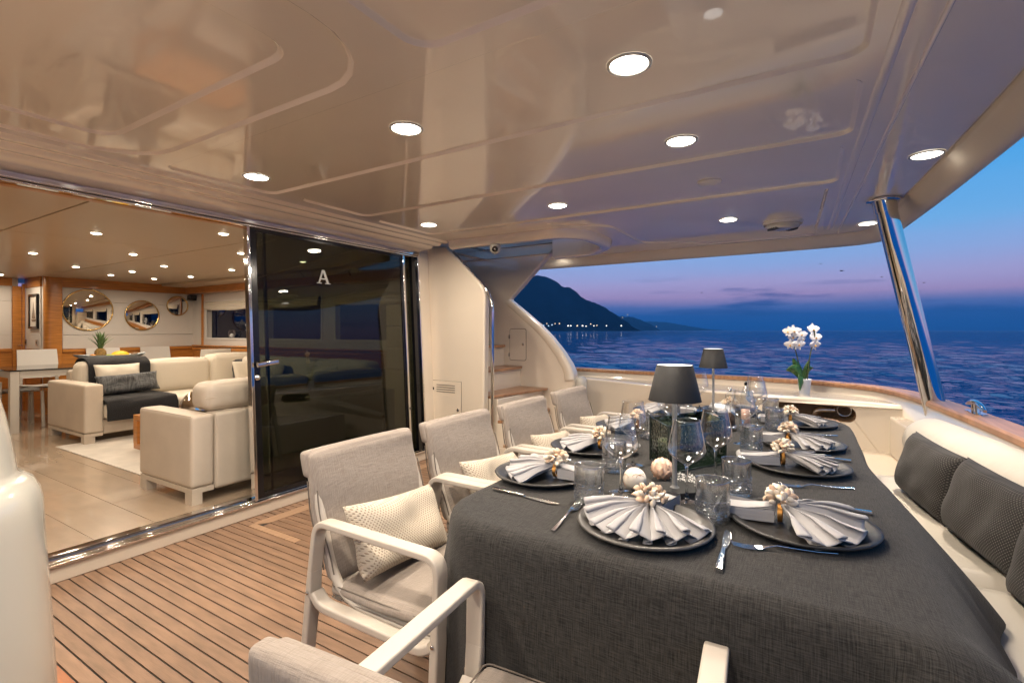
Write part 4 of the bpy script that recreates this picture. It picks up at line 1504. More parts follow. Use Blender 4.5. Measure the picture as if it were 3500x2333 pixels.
s1 = thing('corner_sofa', 'large cream corner sofa with cushions along the saloon wall', 'sofa', (3.0, 6.7, ZF))
soft_box(1.975, 6.20, .19, 2.135, 7.22, .68, .022, .004).build('armrest', LEATHER, s1, world=True, fixn=True)
MB().box(2.137, 6.24, .16, 4.25, 7.22, .31).build('base', LEATHER, s1, world=True, bev=.02)
MB().box(3.42, 4.3, .16, 4.25, 6.238, .31).build('base', LEATHER, s1, world=True, bev=.02)
MB().box(2.137, 7.10, .312, 4.25, 7.24, .78).build('back_frame', LEATHER, s1, world=True, bev=.03)
MB().box(4.12, 4.3, .312, 4.25, 7.09, .78).build('back_frame', LEATHER, s1, world=True, bev=.03)
soft_box(2.14, 6.18, .315, 2.80, 6.98, .47, .04, .012).build('seat_cushion', CUSHION_IN, s1, world=True, fixn=True)
soft_box(2.804, 6.18, .315, 3.42, 6.98, .47, .04, .012).build('seat_cushion', CUSHION_IN, s1, world=True, fixn=True)
for ya, yb_ in ((4.3, 5.20), (5.204, 6.10), (6.104, 6.98)):
    soft_box(3.424, ya, .315, 4.12, yb_, .47, .04, .012).build('seat_cushion', CUSHION_IN, s1, world=True, fixn=True)
soft_box(2.15, 6.84, .47, 2.80, 7.10, .875, .06, .02).build('back_cushion', CUSHION_IN, s1, world=True, fixn=True)
soft_box(2.81, 6.84, .47, 3.52, 7.10, .865, .06, .02).build('back_cushion', CUSHION_IN, s1, world=True, fixn=True)
soft_box(3.53, 6.80, .47, 4.20, 7.12, .905, .07, .02).build('back_cushion', CUSHION_IN, s1, world=True, fixn=True)
for ya, yb_ in ((4.3, 5.2), (5.21, 6.0), (6.01, 6.78)):
    soft_box(3.88, ya, .47, 4.13, yb_, .87, .06, .02).build('back_cushion', CUSHION_IN, s1, world=True, fixn=True)
for x, y in ((2.0, 6.22), (2.0, 7.12), (4.15, 7.12), (3.5, 4.35), (4.15, 4.35)):
    MB().box(x - .02, y, ZF, x + .07, y + .08, .188 if x < 2.1 else .158).build('leg', BRUSHED if x > 3 else LEATHER, s1, world=True)
MB().box(1.978, 6.21, .155, 2.13, 7.2, .188).build('base_rail', LEATHER, s1, world=True)


def strip(path, x0, x1, wav=.004, th=.014, nx=14):
    P = fillet([(0, y, z) for y, z in path], .05, 5)
    b = MB()

    def f(u, v, o):
        i = v * (len(P) - 1)
        k = min(int(i), len(P) - 2)
        p = P[k].lerp(P[k + 1], i - k)
        t = (P[k + 1] - P[k]).normalized()
        n_ = Vector((0, -t.z, t.y))
        w = wav * math.sin(u * 7 + v * 11) + wav * .6 * math.sin(u * 19 + v * 5)
        q = p + n_ * (o + w)
        return (x0 + (x1 - x0) * u, q.y, q.z)
    nv = len(P)
    b.grid(lambda u, v: f(u, v, 0), nx, nv)
    b.grid(lambda u, v: f(u, v, -th), nx, nv)
    return b


th = thing('throw_blanket', 'black furry throw spread over the sofa corner seat and back', 'throw', (2.45, 6.6, .48))
strip([(7.20, .80), (7.13, .90), (6.90, .905), (6.80, .86), (6.80, .50)], 2.20, 2.79, .005).build('back_drape', FUR, th, world=True, fixn=True)
strip([(6.80, .505), (6.20, .502), (6.150, .46), (6.145, .30)], 2.142, 2.80, .004).build('seat_drape', FUR, th, world=True, fixn=True)


def pillow(w, h, t, n=18, pinch=.10, wr=.0, seed=0):
    """knife-edge cushion in its own XZ plane, thickness along Y, bottom edge at z=0"""
    b = MB()
    for sg in (-1, 1):
        def fn(u, v):
            a, c = 2 * u - 1, 2 * v - 1
            x = a * w / 2 * (1 - pinch * (1 - c * c) * abs(a) ** 3 * .6)
            z = c * h / 2 * (1 - pinch * (1 - a * a) * abs(c) ** 3 * .6)
            th_ = t / 2 * max(0, (1 - a ** 4) * (1 - c ** 4)) ** .55
            k = wr * noise.noise(Vector((x * 9, z * 9, seed + sg))) * th_ / t * 2
            return (x, sg * th_ + k, z + h / 2)
        g = MB().grid(fn, n, n)
        if sg > 0:
            g.f = [f[::-1] for f in g.f]
        b.add(g.v, g.f, True)
    return b


def put_pillow(name, label, m, w, h, t, loc, rz, tilt, roll=0, group=None, cat='pillow', wr=.03, seed=0, n=18, pinch=.10):
    """rz: direction the back leans (0: front faces -Y); tilt leans the top backwards; roll turns it in its plane"""
    b = pillow(w, h, t, n, pinch, wr, seed)
    b.xf(Matrix.Translation((0, 0, h / 2)) @ Matrix.Rotation(roll, 4, 'Y') @ Matrix.Translation((0, 0, -h / 2)))
    zmin = min(p[2] for p in b.v)
    b.xf(Matrix.Rotation(-tilt, 4, 'X') @ Matrix.Translation((0, 0, -zmin)))
    o = b.build(name, m, fixn=True)
    o.location = loc
    o.rotation_euler = (0, 0, rz)
    o.matrix_basis = Matrix.Translation(loc) @ Matrix.Rotation(rz, 4, 'Z')
    return tag(o, label, cat, group)


put_pillow('sofa_pillow', 'plain cream pillow standing on the black throw', CUSHION_IN, .44, .34, .13, (2.46, 6.70, .52), 0, .25, 0.0, 'pillows on the corner sofa', seed=2)
put_pillow('sofa_pillow', 'long grey striped pillow lying before the cream one', GREY_CUSH, .60, .22, .14, (2.50, 6.56, .52), 0, .3, -.04, 'pillows on the corner sofa', seed=3)
put_pillow('sofa_pillow', 'grey pillow at the sofa corner by the door edge', GREY_CUSH, .46, .36, .13, (3.98, 6.72, .50), .0, .3, .0, 'pillows on the corner sofa', seed=4)
put_pillow('sofa_pillow', 'white pillow in front of the grey one by the door edge', CUSHION_IN, .42, .34, .12, (3.90, 6.56, .49), .0, .3, .0, 'pillows on the corner sofa', seed=5)
for k, y in enumerate((5.75, 4.75)):
    put_pillow('sofa_pillow', ('blue grey pillow behind the tinted glass, forward one', 'blue grey pillow behind the tinted glass, aft one')[k], GREY_CUSH, .46, .36, .13, (3.84, y, .49), -PI / 2, .3, .0, 'pillows on the corner sofa', seed=6)
    put_pillow('sofa_pillow', ('white pillow behind the tinted glass, forward one', 'white pillow behind the tinted glass, aft one')[k], CUSHION_IN, .42, .34, .12, (3.70, y + .12, .49), -PI / 2, .3, .0, 'pillows on the corner sofa', seed=7)

s2 = thing('settee', 'cream leather settee with its back to the open door', 'sofa', (2.5, 3.9, ZF))
soft_box(1.655, 3.455, .19, 1.80, 4.20, .668, .022, .004).build('armrest', LEATHER, s2, world=True, fixn=True)
soft_box(3.35, 3.455, .19, 3.50, 4.20, .668, .022, .004).build('armrest', LEATHER, s2, world=True, fixn=True)
soft_box(1.803, 3.452, .155, 2.12, 3.60, .672, .02, .003).build('back_panel', LEATHER, s2, world=True, fixn=True)
soft_box(2.1205, 3.452, .155, 3.347, 3.60, .672, .02, .003).build('back_panel', LEATHER, s2, world=True, fixn=True)
MB().box(1.803, 3.602, .16, 3.347, 4.19, .32).build('base', LEATHER, s2, world=True, bev=.02)
MB().box(1.66, 3.46, .155, 1.798, 4.19, .188).build('base_rail', LEATHER, s2, world=True)
soft_box(1.803, 3.62, .322, 3.347, 4.20, .47, .04, .012).build('seat_cushion', CUSHION_IN, s2, world=True, fixn=True)
soft_box(1.775, 3.50, .674, 2.60, 3.73, .868, .06, .012).build('back_cushion', LEATHER, s2, world=True, fixn=True)
soft_box(2.603, 3.50, .674, 3.40, 3.73, .868, .06, .012).build('back_cushion', LEATHER, s2, world=True, fixn=True)
for x, y in ((1.66, 3.46), (1.66, 4.10), (3.43, 3.46), (3.43, 4.10)):
    MB().box(x, y, ZF, x + .065, y + .09, .154).build('leg', LEATHER, s2, world=True)
for xx in (1.8015, 2.119):
    MB().tube([(xx, 3.4515, z_) for z_ in (.165, .4, .655)], .0022, 6).build('seam', LEATHER, s2, world=True)
for xx, zz in ((1.662, .662), (1.793, .662)):
    MB().tube([(xx, 3.47, zz), (xx, 3.9, zz + .002), (xx, 4.18, zz)], .003, 6).build('piping', LEATHER, s2, world=True)
MB().tube([(1.76, 3.499, .77), (2.1, 3.4985, .772), (2.58, 3.499, .77)], .0025, 6).build('piping', LEATHER, s2, world=True)
mb_ = tag(MB().lathe([(max(.0005, (.16 * math.cos(a))), .16 * math.sin(a)) for a in [(-.5 + i / 16) * PI for i in range(17)]], n=28).build('mirror_ball', MIRROR, loc=(1.945, 3.88, .640)), 'polished silver ball on the settee behind its cushion', 'ball')

ct = thing('coffee_table', 'orange cherry wood coffee table behind the settee', 'table', (2.6, 5.25, ZF))
MB().box(2.165, 4.9, .36, 3.05, 5.62, .415).build('top', CHERRY_H, ct, world=True, bev=.006)
for x in (2.167, 2.97):
    for y in (4.903, 5.54):
        MB().box(x, y, .0885 + .05, x + .078, y + .078, .359).build('leg', CHERRY, ct, world=True)
for x in (2.167, 2.97):
    MB().box(x, 4.903, .0885, x + .078, 5.618, .138).build('foot_rail', CHERRY_H, ct, world=True, bev=.004)
rg = MB().box(1.80, 3.98, ZF + .0005, 3.36, 6.36, ZF + .0085)
tag(rg.build('rug', RUG, bev=.003), 'pale cream rug on the saloon floor between the sofas', 'rug')

tb = thing('saloon_table', 'long grey framed dining table with dark glass top', 'dining table', (2.7, 8.0, ZF))
TGREY = mat('painted_grey_frame', (.50, .47, .42), rough=.4)
for x, y in ((1.755, 7.54), (3.62, 7.54), (1.755, 8.38), (3.62, 8.38)):
    MB().box(x, y, ZF, x + .075, y + .075, .775).build('leg', TGREY, tb, world=True, bev=.004)
b = MB().box(1.832, 7.545, .70, 3.618, 7.60, .775).box(1.832, 8.395, .70, 3.618, 8.45, .775).box(1.76, 7.617, .70, 1.815, 8.378, .775).box(3.63, 7.617, .70, 3.685, 8.378, .775)
b.build('frame', TGREY, tb, world=True, bev=.003)
MB().box(1.75, 7.53, .777, 3.70, 8.46, .789).build('glass_top', mat('smoked_glass', (.02, .018, .016), rough=.06), tb, world=True)


def dining_chair():
    t = thing('dining_chair', '', 'chair', (0, 0, 0), 0, 'white dining chairs in the saloon')
    MB().grid(lambda u, v: ((u - .5) * .44, (v - .5) * .42, .45 - .02 * math.sin(PI * u) - .008 * math.sin(PI * v)), 9, 9).grid(lambda u, v: ((u - .5) * .44, (v - .5) * .42, .43 - .02 * math.sin(PI * u)), 9, 9).build('seat', WHITE, t, fixn=True)
    MB().grid(lambda u, v: ((u - .5) * (.42 - .02 * v), -.19 - .07 * v - .03 * math.sin(PI * u), .52 + .375 * v), 10, 8).grid(lambda u, v: ((u - .5) * (.42 - .02 * v), -.205 - .07 * v - .03 * math.sin(PI * u), .52 + .375 * v), 10, 8).build('backrest', WHITE, t, fixn=True)
    for x in (-1, 1):
        MB().sweep([(x * .18, -.19, .56), (x * .18, -.19, .40), (x * .19, -.21, 0)], (1, 0, 0), .035, .03).build('leg', TGREY, t)
        MB().sweep([(x * .18, .17, .425), (x * .19, .18, 0)], (1, 0, 0), .035, .03).build('leg', TGREY, t)
    return t


DC = [(2.33, 8.62, PI, 'white dining chair left of the fruit bowl'), (3.05, 8.62, PI, 'white dining chair half hidden behind the fruit bowl'), (3.72, 8.62, PI, 'white dining chair at the far right of the table'),
      (3.72, 7.36, 0, 'pale dining chair with its back just above the sofa'), (1.95, 8.1, -PI / 2, 'white dining chair at the left end of the table')]
dc0 = dining_chair()
for k, (x, y, rz, lab) in enumerate(DC):
    o = dc0 if k == 0 else copy_tree(dc0)
    o.location = (x, y, ZF)
    o.rotation_euler = (0, 0, rz)
    o['label'] = lab

bw = thing('fruit_bowl', 'pale boat shaped fruit bowl on the saloon table', 'bowl', (2.80, 7.92, .7895))


def bowl(u, v, s=1.0, dz=0):
    a = 2 * PI * u
    r = v ** .6
    return (.40 * s * r * math.cos(a), .15 * s * r * math.sin(a), dz + .012 + .098 * v ** 1.4 * (1 + .22 * abs(math.cos(a)) ** 3))


MB().grid(lambda u, v: bowl(u, max(.001, v)), 32, 9, wrap=True).grid(lambda u, v: bowl(u, max(.001, v), .97, .008), 32, 9, wrap=True).build('shell', mat('pale_bowl', (.62, .66, .68), rough=.35), bw, fixn=True)
MB().lathe([(.07, 0), (.075, .012), (.05, .014)], n=20, close=True).build('foot', bpy.data.materials['pale_bowl'], bw)
pa = thing('pineapple', 'pineapple with spiky green crown in the fruit bowl', 'fruit', (2.69, 7.92, .84))
MB().lathe([(.02, 0), (.055, .02), (.065, .07), (.06, .12), (.035, .155), (.01, .16)], n=18, close=True).build('fruit', mat('pineapple_skin', (.22, .13, .03), rough=.7, var=.5, vscale=60, bump=1, bscale=70, bdist=.01), pa)
rl = random.Random(5)
PGREEN = mat('pineapple_leaf', (.09, .16, .05), rough=.5, rand=.3)
for k in range(34):
    a = k * 2.4
    lv = k / 33
    L_ = .16 + .06 * lv
    out_ = .13 * (1 - lv * .75) * rl.uniform(.8, 1.2)
    vs = []
    for j in range(5):
        s_ = j / 4
        w_ = .016 * (1 - s_) ** .7 + .0008
        cx_ = .015 + out_ * s_ ** 1.5
        z_ = .15 + .05 * lv + L_ * s_ * (1 - .15 * s_)
        for q in (-1, 1):
            vs.append((cx_ * math.cos(a) - q * w_ * math.sin(a), cx_ * math.sin(a) + q * w_ * math.cos(a), z_))
    MB().add(vs, [(2 * j, 2 * j + 1, 2 * j + 3, 2 * j + 2) for j in range(4)], True).build('crown_leaf', PGREEN, pa)


def fruit(name, lab, x, y, z, rx, ry, rz_, colr):
    pts = [(math.cos(a), math.sin(a)) for a in [(-.5 + i / 12) * PI for i in range(13)]]
    b = MB().lathe([(max(.001, r), z_) for r, z_ in pts], n=18)
    b.xf(Matrix.Diagonal((rx, ry, rz_, 1)))
    tag(b.build(name, mat(name + '_skin', colr, rough=.45, var=.2, vscale=30), loc=(x, y, z)), lab, 'fruit')


fruit('melon', 'large yellow melon beside the pineapple in the bowl', 2.90, 7.90, .895, .105, .07, .065, (.72, .42, .02))
fruit('grape_bunch', 'small green grapes at the foot of the pineapple', 2.77, 7.86, .88, .055, .045, .04, (.30, .38, .05))
fruit('kiwi', 'brown kiwi fruit at the right end of the bowl', 3.06, 7.90, .90, .045, .035, .035, (.16, .09, .04))
fruit('orange', 'orange half hidden left of the pineapple', 2.60, 7.89, .88, .045, .045, .045, (.65, .25, .02))

orn = thing('coral_ornament', 'white branching coral ornament on the window sill', 'ornament', (4.338, 7.33, 1.1005))
MB().lathe([(.035, 0), (.035, .01), (.02, .02)], n=14, close=True).build('base', POT, orn)
b = MB()
for k in range(46):
    a, e = rl.uniform(0, 2 * PI), rl.uniform(0, 1)
    c_ = (.026 * math.sin(PI * (.15 + .8 * e)) * math.cos(a), .075 * math.sin(PI * (.15 + .8 * e)) * math.sin(a), .05 + .27 * e)
    rr_ = rl.uniform(.014, .024)
    b.lathe([(.001, -rr_), (rr_ * .8, -rr_ * .5), (rr_, 0), (rr_ * .7, rr_ * .6), (.001, rr_)], c=c_, n=6)
b.build('branches', POT, orn)
gs = thing('glass_ornament', 'clear glass bowl ornament with white shell on the window sill', 'ornament', (4.338, 7.82, 1.1005))
MB().lathe([(.02, 0), (.036, .04), (.042, .08), (.036, .12), (.03, .135)], n=20).xf(Matrix.Diagonal((1, 1.9, 1, 1))).build('bowl', CLEAR, gs)
MB().lathe([(.012, .02), (.03, .04), (.025, .07), (.001, .085)], n=12).build('shell', POT, gs)
# ------------------------------------------------------------------ dining table and its cloth
TZ = .75
dt = thing('dining_table', 'long oval ended table under the charcoal cloth', 'dining table', (2.1, .35, 0))
MB().prism(rrect(1.02, -.13, 3.25, .83, .12), lambda x, y: (x, y, TZ - .04), lambda x, y: (x, y, TZ - .006)).build('table_top', TEAK_X, dt, world=True)
for x in (1.7, 2.7):
    MB().lathe([(.25, .002), (.25, .02), (.06, .05), (.05, .65), (.12, .709)], n=24).xf(Matrix.Translation((x, .35, 0))).build('leg', CHROME, dt, world=True)


def smooth(a, b_, x):
    t = max(0, min(1, (x - a) / (b_ - a)))
    return t * t * (3 - 2 * t)


ol = rrect(.985, -.165, 3.30, .868, [.20, .20, .055, .30], 14)
# resample the outline evenly
P = [Vector((x, y)) for x, y in ol]
P.append(P[0])
Ls = [0]
for a, c in zip(P, P[1:]):
    Ls.append(Ls[-1] + (c - a).length)
NP = 300
per = []
for k in range(NP):
    s = Ls[-1] * k / NP
    i = max(j for j in range(len(Ls)) if Ls[j] <= s + 1e-9)
    i = min(i, len(P) - 2)
    per.append(P[i].lerp(P[i + 1], (s - Ls[i]) / max(1e-9, Ls[i + 1] - Ls[i])))
nrm = []
for k in range(NP):
    t = (per[(k + 2) % NP] - per[k - 2]).normalized()
    nrm.append(Vector((t.y, -t.x)))
CTR = Vector((2.1, .35))
b = MB()
ringsv = []
for f in (.02, .25, .5, .72, .88, .96, .985, 1.0):
    ring = []
    for p0, n0 in zip(per, nrm):
        p = p0 - n0 * .034
        q = Vector((max(1.35, min(2.9, p.x)), max(.2, min(.5, p.y))))
        w = q + (p - q) * f
        ring.append((w.x, w.y, TZ + .0008 * noise.noise(Vector((w.x * 7, w.y * 7, 3)))))
    ringsv.append(ring)


def drape(k, t):
    """t 0..1 down the hanging part"""
    p, n_ = per[k], nrm[k]
    side_r = max(0, -n_.y)          # bench side
    side_f = max(0, -n_.x)          # near end
    side_l = max(0, n_.y)           # chair side
    side_b = max(0, n_.x)
    hem = .70 * side_f + .30 * side_l + .30 * side_r + .34 * side_b
    tot = side_f + side_l + side_r + side_b
    hem = hem / tot
    if side_f > .2 and side_r > .05:
        hem = .30 + .40 * smooth(.35, .95, side_f)
    if side_f > .2 and side_l > .05:
        hem = .27 + .43 * smooth(.30, .75, side_f)
    fl_ = .035
    near = smooth(2.35, 1.75, p.x) * smooth(.25, .8, side_r) * .19
    corner = (side_r * side_f) * .42
    s = k / NP * 2 * PI
    wave = .016 * math.sin(s * 17 + 1.0) + .012 * math.sin(s * 29 + 2.3)
    wave *= 1 - 1.6 * min(side_r, side_f)
    wave *= (.25 + .9 * (1 - side_f)) if side_r < .5 else .35
    big = noise.noise(Vector((p.x * 2.6, p.y * 2.6, 4.0))) * .05 + noise.noise(Vector((p.x * 6.5, p.y * 6.5, 8.0 + t * .8))) * .026
    cnr = min(side_f, side_l) * 1.4
    wave += cnr * .030 * math.sin(s * 64) * smooth(.05, .7, t)
    wave += side_r * .010 * math.sin(p.x * 21 + t * 2) * smooth(.1, .9, t)
    wave += side_f * .012 * math.sin(p.y * 15 + 1.2 + t * 1.3) * smooth(.15, 1, t)
    wave = wave * .8 + big * (.35 + .65 * smooth(.0, .6, t))
    L_a = hem * t
    th_a = min(PI / 2, L_a / .034)
    out = -.034 + .034 * math.sin(th_a) + .012 * min(1, t * 8) + (fl_ + near + corner) * (t ** .9) + wave * t ** 1.2
    z = TZ - .034 * (1 - math.cos(th_a)) - max(0, L_a - .034 * PI / 2)
    if near + corner > .02:
        z = TZ + (z - TZ) * (t ** (.30 * min(1, (near + corner) / .25)))
    q = p + n_ * out
    # the lower front billows in against the chair
    return (q.x, q.y, z)


for t in [.006, .014, .024, .036, .05, .075, .1, .17, .25, .34, .44, .55, .66, .77, .88, .96, 1.0]:
    ringsv.append([drape(k, t) for k in range(NP)])
m_ = len(ringsv)
b.add(ringsv[0], [tuple(range(NP))], True)
UVS = [(x, y) for x, y, z in ringsv[0]]
for r_i, ring in enumerate(ringsv):
    for k in range(NP):
        if r_i < 8:
            UVS.append((ring[k][0], ring[k][1]))
        else:
            L_ = sum((Vector(ringsv[j][k]) - Vector(ringsv[j - 1][k])).length for j in range(8, r_i + 1))
            UVS.append((per[k].x + nrm[k].x * L_, per[k].y + nrm[k].y * L_))
b.add([p for r in ringsv for p in r], [(j * NP + i, (j + 1) * NP + i, (j + 1) * NP + (i + 1) % NP, j * NP + (i + 1) % NP) for j in range(m_ - 1) for i in range(NP)], True)
b.sm = [True] * len(b.f)
cl_o = b.build('tablecloth', LINEN, uv=UVS)
tag(cl_o, 'charcoal linen tablecloth hanging over the whole dining table', 'tablecloth')

# ------------------------------------------------------------------ cockpit armchairs (front is +X)
def armchair():
    t = thing('armchair', '', 'chair', (0, 0, 0), 0, 'pale armchairs round the dining table')
    for s in (-1, 1):
        y = s * .262
        arm = fillet([(.262, y, .50), (.266, y, .650), (-.205, y, .652), (-.228, y, .50)], .044, 6)
        MB().sweep(arm, (0, 1, 0), .043, .019, .24).build('armrest', CHAIR_FRAME, t)
        MB().sweep([(.262, y, .4995), (.258, y, .43), (.25, y + s * .004, .2), (.245, y + s * .008, 0)], (0, 1, 0), [.043, .043, .039, .032], [.020, .028, .026, .021], .24).build('leg', CHAIR_FRAME, t)
        MB().sweep([(-.228, y, .4995), (-.236, y, .43), (-.262, y + s * .004, .2), (-.285, y + s * .008, 0)], (0, 1, 0), [.043, .043, .039, .032], [.020, .028, .026, .021], .24).build('leg', CHAIR_FRAME, t)
        MB().sweep(fillet([(-.222, y, .432), (-.19, y, .402), (.21, y, .402), (.244, y, .425)], .03, 4), (0, 1, 0), .044, .026, .28).build('side_rail', CHAIR_FRAME, t)
        fr = fillet([(.245, s * .222, .408), (-.16, s * .222, .408), (-.235, s * .222, .60), (-.306, s * .222, .80)], .13, 7)
        MB().tube(fr, .0145, 10).build('seat_frame', CHAIR_FRAME, t)
        MB().tube([(.05, s * .23, .40), (.05, s * .245, .40)], .012, 8).build('joint_pin', CHAIR_FRAME, t)
    # seat pad
    b = soft_box(-.20, -.232, .420, .262, .232, .464, .02, .009)
    b.fn(lambda x, y, z: (x, y, z - .012 * max(0, -x) / .2 + .004 * math.sin(x * 22 + y * 7)))
    b.build('seat_cushion', CHAIR_CLOTH, t, fixn=True)
    # sloping back pad whose hood goes over the frame
    b = soft_box(-.021, -.236, 0, .021, .236, .395, .02, .007)

    def back(x, y, z):
        u = z / .395
        lean = -.185 - .118 * u - .018 * math.sin(PI * u)
        return (lean + x + .004 * math.sin(z * 30 + y * 5), y * (1 - .012 * u), .455 + z * .965)
    b.fn(back)
    b.build('back_cushion', CHAIR_CLOTH, t, fixn=True)
    b = soft_box(-.034, -.243, .315, .004, .243, .400, .014, .003)
    b.fn(lambda x, y, z: back(x, y, z))
    b.build('back_hood', CHAIR_CLOTH, t, fixn=True)
    for s in (-1, 1):
        b = MB().tube([back(.0235, s * .2335, .03 + .36 * i / 10) for i in range(8)], .0024, 5)
        b.build('piping', PIPING, t)
        MB().tube([back(-.0195, s * .2355, .035 + .27 * i / 10) for i in range(11)], .0024, 5).build('piping', PIPING, t)
    for zz in (.4585, .4225):
        lp = rrect(-.194, -.2335, .2625, .2335, .018, 4)
        b = MB().tube([(x, y, zz - .012 * max(0, -x) / .2 + .004 * math.sin(x * 22 + y * 7)) for x, y in lp + lp[:1]], .0022, 5, cap=False)
        b.build('piping', PIPING, t)
    for s in (-1, 1):
        for x_, z_ in ((.2575, .435), (-.234, .435)):
            MB().lathe([(.006, 0), (.0055, .002), (.0005, .0024)], n=10).xf(Matrix.Translation((x_, s * .2855, z_)) @ Matrix.Rotation(-s * PI / 2, 4, 'X')).build('bolt_cap', BRUSHED, t)
    b = MB().sweep([(-.17, -.222, .408), (-.17, .222, .408)], (1, 0, 0), .03, .014)
    b.build('cross_bar', CHAIR_FRAME, t)
    return t


ac0 = armchair()
CH = [(1.235, 1.07, -PI / 2, 'pale armchair nearest on the saloon side of the table'), (1.80, 1.075, -PI / 2, 'second pale armchair from the near end, saloon side'),
      (2.385, 1.065, -PI / 2, 'third pale armchair along the saloon side of the table'), (3.01, 1.07, -PI / 2, 'smallest and farthest pale armchair on the saloon side'),
      (.70, .388, .085, 'foreground armchair at the table end, cut by the bottom of the picture')]
for k, (x, y, rz, lab) in enumerate(CH):
    o = ac0 if k == 0 else copy_tree(ac0)
    o.location = (x, y, 0)
    o.rotation_euler = (0, 0, rz)
    o['label'] = lab
for k, (x, y, rz) in enumerate([(1.215, 1.06, .10), (1.80, 1.06, .05), (2.40, 1.06, .05), (3.03, 1.06, .05)]):
    put_pillow('lumbar_pillow', ['cream knitted pillow on the nearest armchair', 'cream knitted pillow on the second armchair', 'cream knitted pillow on the third armchair', 'cream knitted pillow on the farthest armchair'][k], KNIT, .42, .225, .11, (x, y + .045, .455), rz, .50, .12, 'cream pillows on the armchairs', seed=20 + k, n=24, pinch=.13)
for k, (x, y, rz, ro) in enumerate([(2.82, -.41, .17, .02), (2.29, -.50, .20, .02), (1.765, -.555, .20, .0)]):
    put_pillow('bench_pillow', ['dark grey woven pillow farthest along the stern bench', 'dark grey woven pillow in the middle of the bench', 'dark grey woven pillow cut by the right picture edge'][k], GREY_KNIT, .53, .285, .13, (x, y, .452), PI + rz, .26, ro, 'dark pillows on the stern bench', seed=30 + k, n=24, pinch=.08, wr=.012)


# ------------------------------------------------------------------ tableware
PLT = TZ + .001


def plate_mesh():
    b = MB()
    prof = [(.0005, .004), (.10, .004), (.128, .006), (.142, .010), (.155, .018), (.166, .021), (.171, .019), (.168, .014), (.150, .006), (.12, .0), (.0005, 0)]
    n = 72
    vs = []
    for r, z in prof:
        for i in range(n):
            a = 2 * PI * i / n
            w = 1 + (.012 * noise.noise(Vector((math.cos(a) * 3, math.sin(a) * 3, 2))) + .008 * noise.noise(Vector((math.cos(a) * 11, math.sin(a) * 11, 5)))) * (r / .17) ** 3
            r2_ = r * .94
            vs.append((r2_ * w * math.cos(a), r2_ * w * math.sin(a), z + (.0015 * noise.noise(Vector((math.cos(a) * 8, math.sin(a) * 8, 9))) if r > .14 else 0)))
    m_ = len(prof)
    b.add(vs, [(j * n + i, j * n + (i + 1) % n, (j + 1) * n + (i + 1) % n, (j + 1) * n + i) for j in range(m_ - 1) for i in range(n)], True)
    return b


def napkin_fan(seed, spread, R_, n=8):
    """pleated fan spreading towards +X from the ring at the origin"""
    r_ = random.Random(seed)
    ph = [r_.uniform(-.35, .35) for _ in range(40)]
    am = [r_.uniform(.7, 1.25) for _ in range(40)]
    b = MB()
    nu, nv = n * 16 + 1, 20

    def fn(u, v):
        s = u * n
        k = int(min(n - 1, s))
        fr_ = s - k
        th = 2 * PI * fr_ + ph[k] * (1 - fr_) + ph[k + 1] * fr_
        am_ = am[k] * (1 - fr_) + am[k + 1] * fr_
        wv = math.sin(th)
        wv = wv * (1.25 - .25 * wv * wv)
        a = (u - .5) * spread + .62 * spread / n / 2 * math.sin(2 * th + .5) * min(1, v * 1.4)
        amp = (.007 + .0125 * v ** .8) * am_
        rad = .010 + (R_ * (1 + .06 * ph[k + 8] * (1 - fr_) + .06 * ph[k + 9] * fr_ - .06 * abs(u - .5)) + .006 * wv * v) * v
        z = .026 * (1 - v) ** 1.2 + .007 + amp * (1 + wv)
        z += .007 * v * noise.noise(Vector((u * 5 + seed * 7, v * 2.5, seed)))
        z -= .010 * max(0, v - .55) * 2 * (1 + .4 * wv)
        return (rad * math.cos(a), rad * math.sin(a), max(.0052 + .0012 * (1 + wv), z))
    b.grid(fn, nu, nv)
    return b


def napkin_tail():
    b = MB()
    for k in range(5):
        def fn(u, v):
            x = -.010 - .125 * u
            w = .024 + .020 * u
            c = 2 * v - 1
            return (x, c * w * (1 - .05 * k), .006 + .0065 * k * (1 - .2 * u) + .004 * (1 - c * c) + .022 * (1 - u) ** 2 * (1 - k * .1))
        b.grid(fn, 10, 7)
    # the fold at the far end
    b.grid(lambda u, v: (-.135 - .013 * math.sin(PI * u), (2 * v - 1) * .043, .006 + .030 * u), 9, 5)
    b.grid(lambda u, v: (-.012 - .123 * u, -.026 - .019 * u + .002 * math.sin(v * 25), .005 + v * .030), 8, 8)
    b.grid(lambda u, v: (-.012 - .123 * u, .026 + .019 * u - .002 * math.sin(v * 25), .005 + v * .030), 8, 8)
    return b


def shell_me(seed):
    r_ = random.Random(seed)
    b = MB()
    prof = [(.001, -.0105), (.0055, -.0075), (.0082, -.001), (.0070, .005), (.0035, .009), (.0006, .0112)]
    b.lathe(prof, n=7)
    q = r_.uniform(.55, .8)
    b.fn(lambda x, y, z: (x, y * q + .003 * math.sin(z * 160 + 1), z))
    me = bpy.data.meshes.new('shell')
    me.from_pydata(b.v, [], b.f)
    me.materials.append(SHELL if seed < 3 else SHELL_P)
    for p in me.polygons:
        p.use_smooth = True
    return me


SHELLS = [shell_me(k) for k in range(5)]
plate_m = plate_mesh()


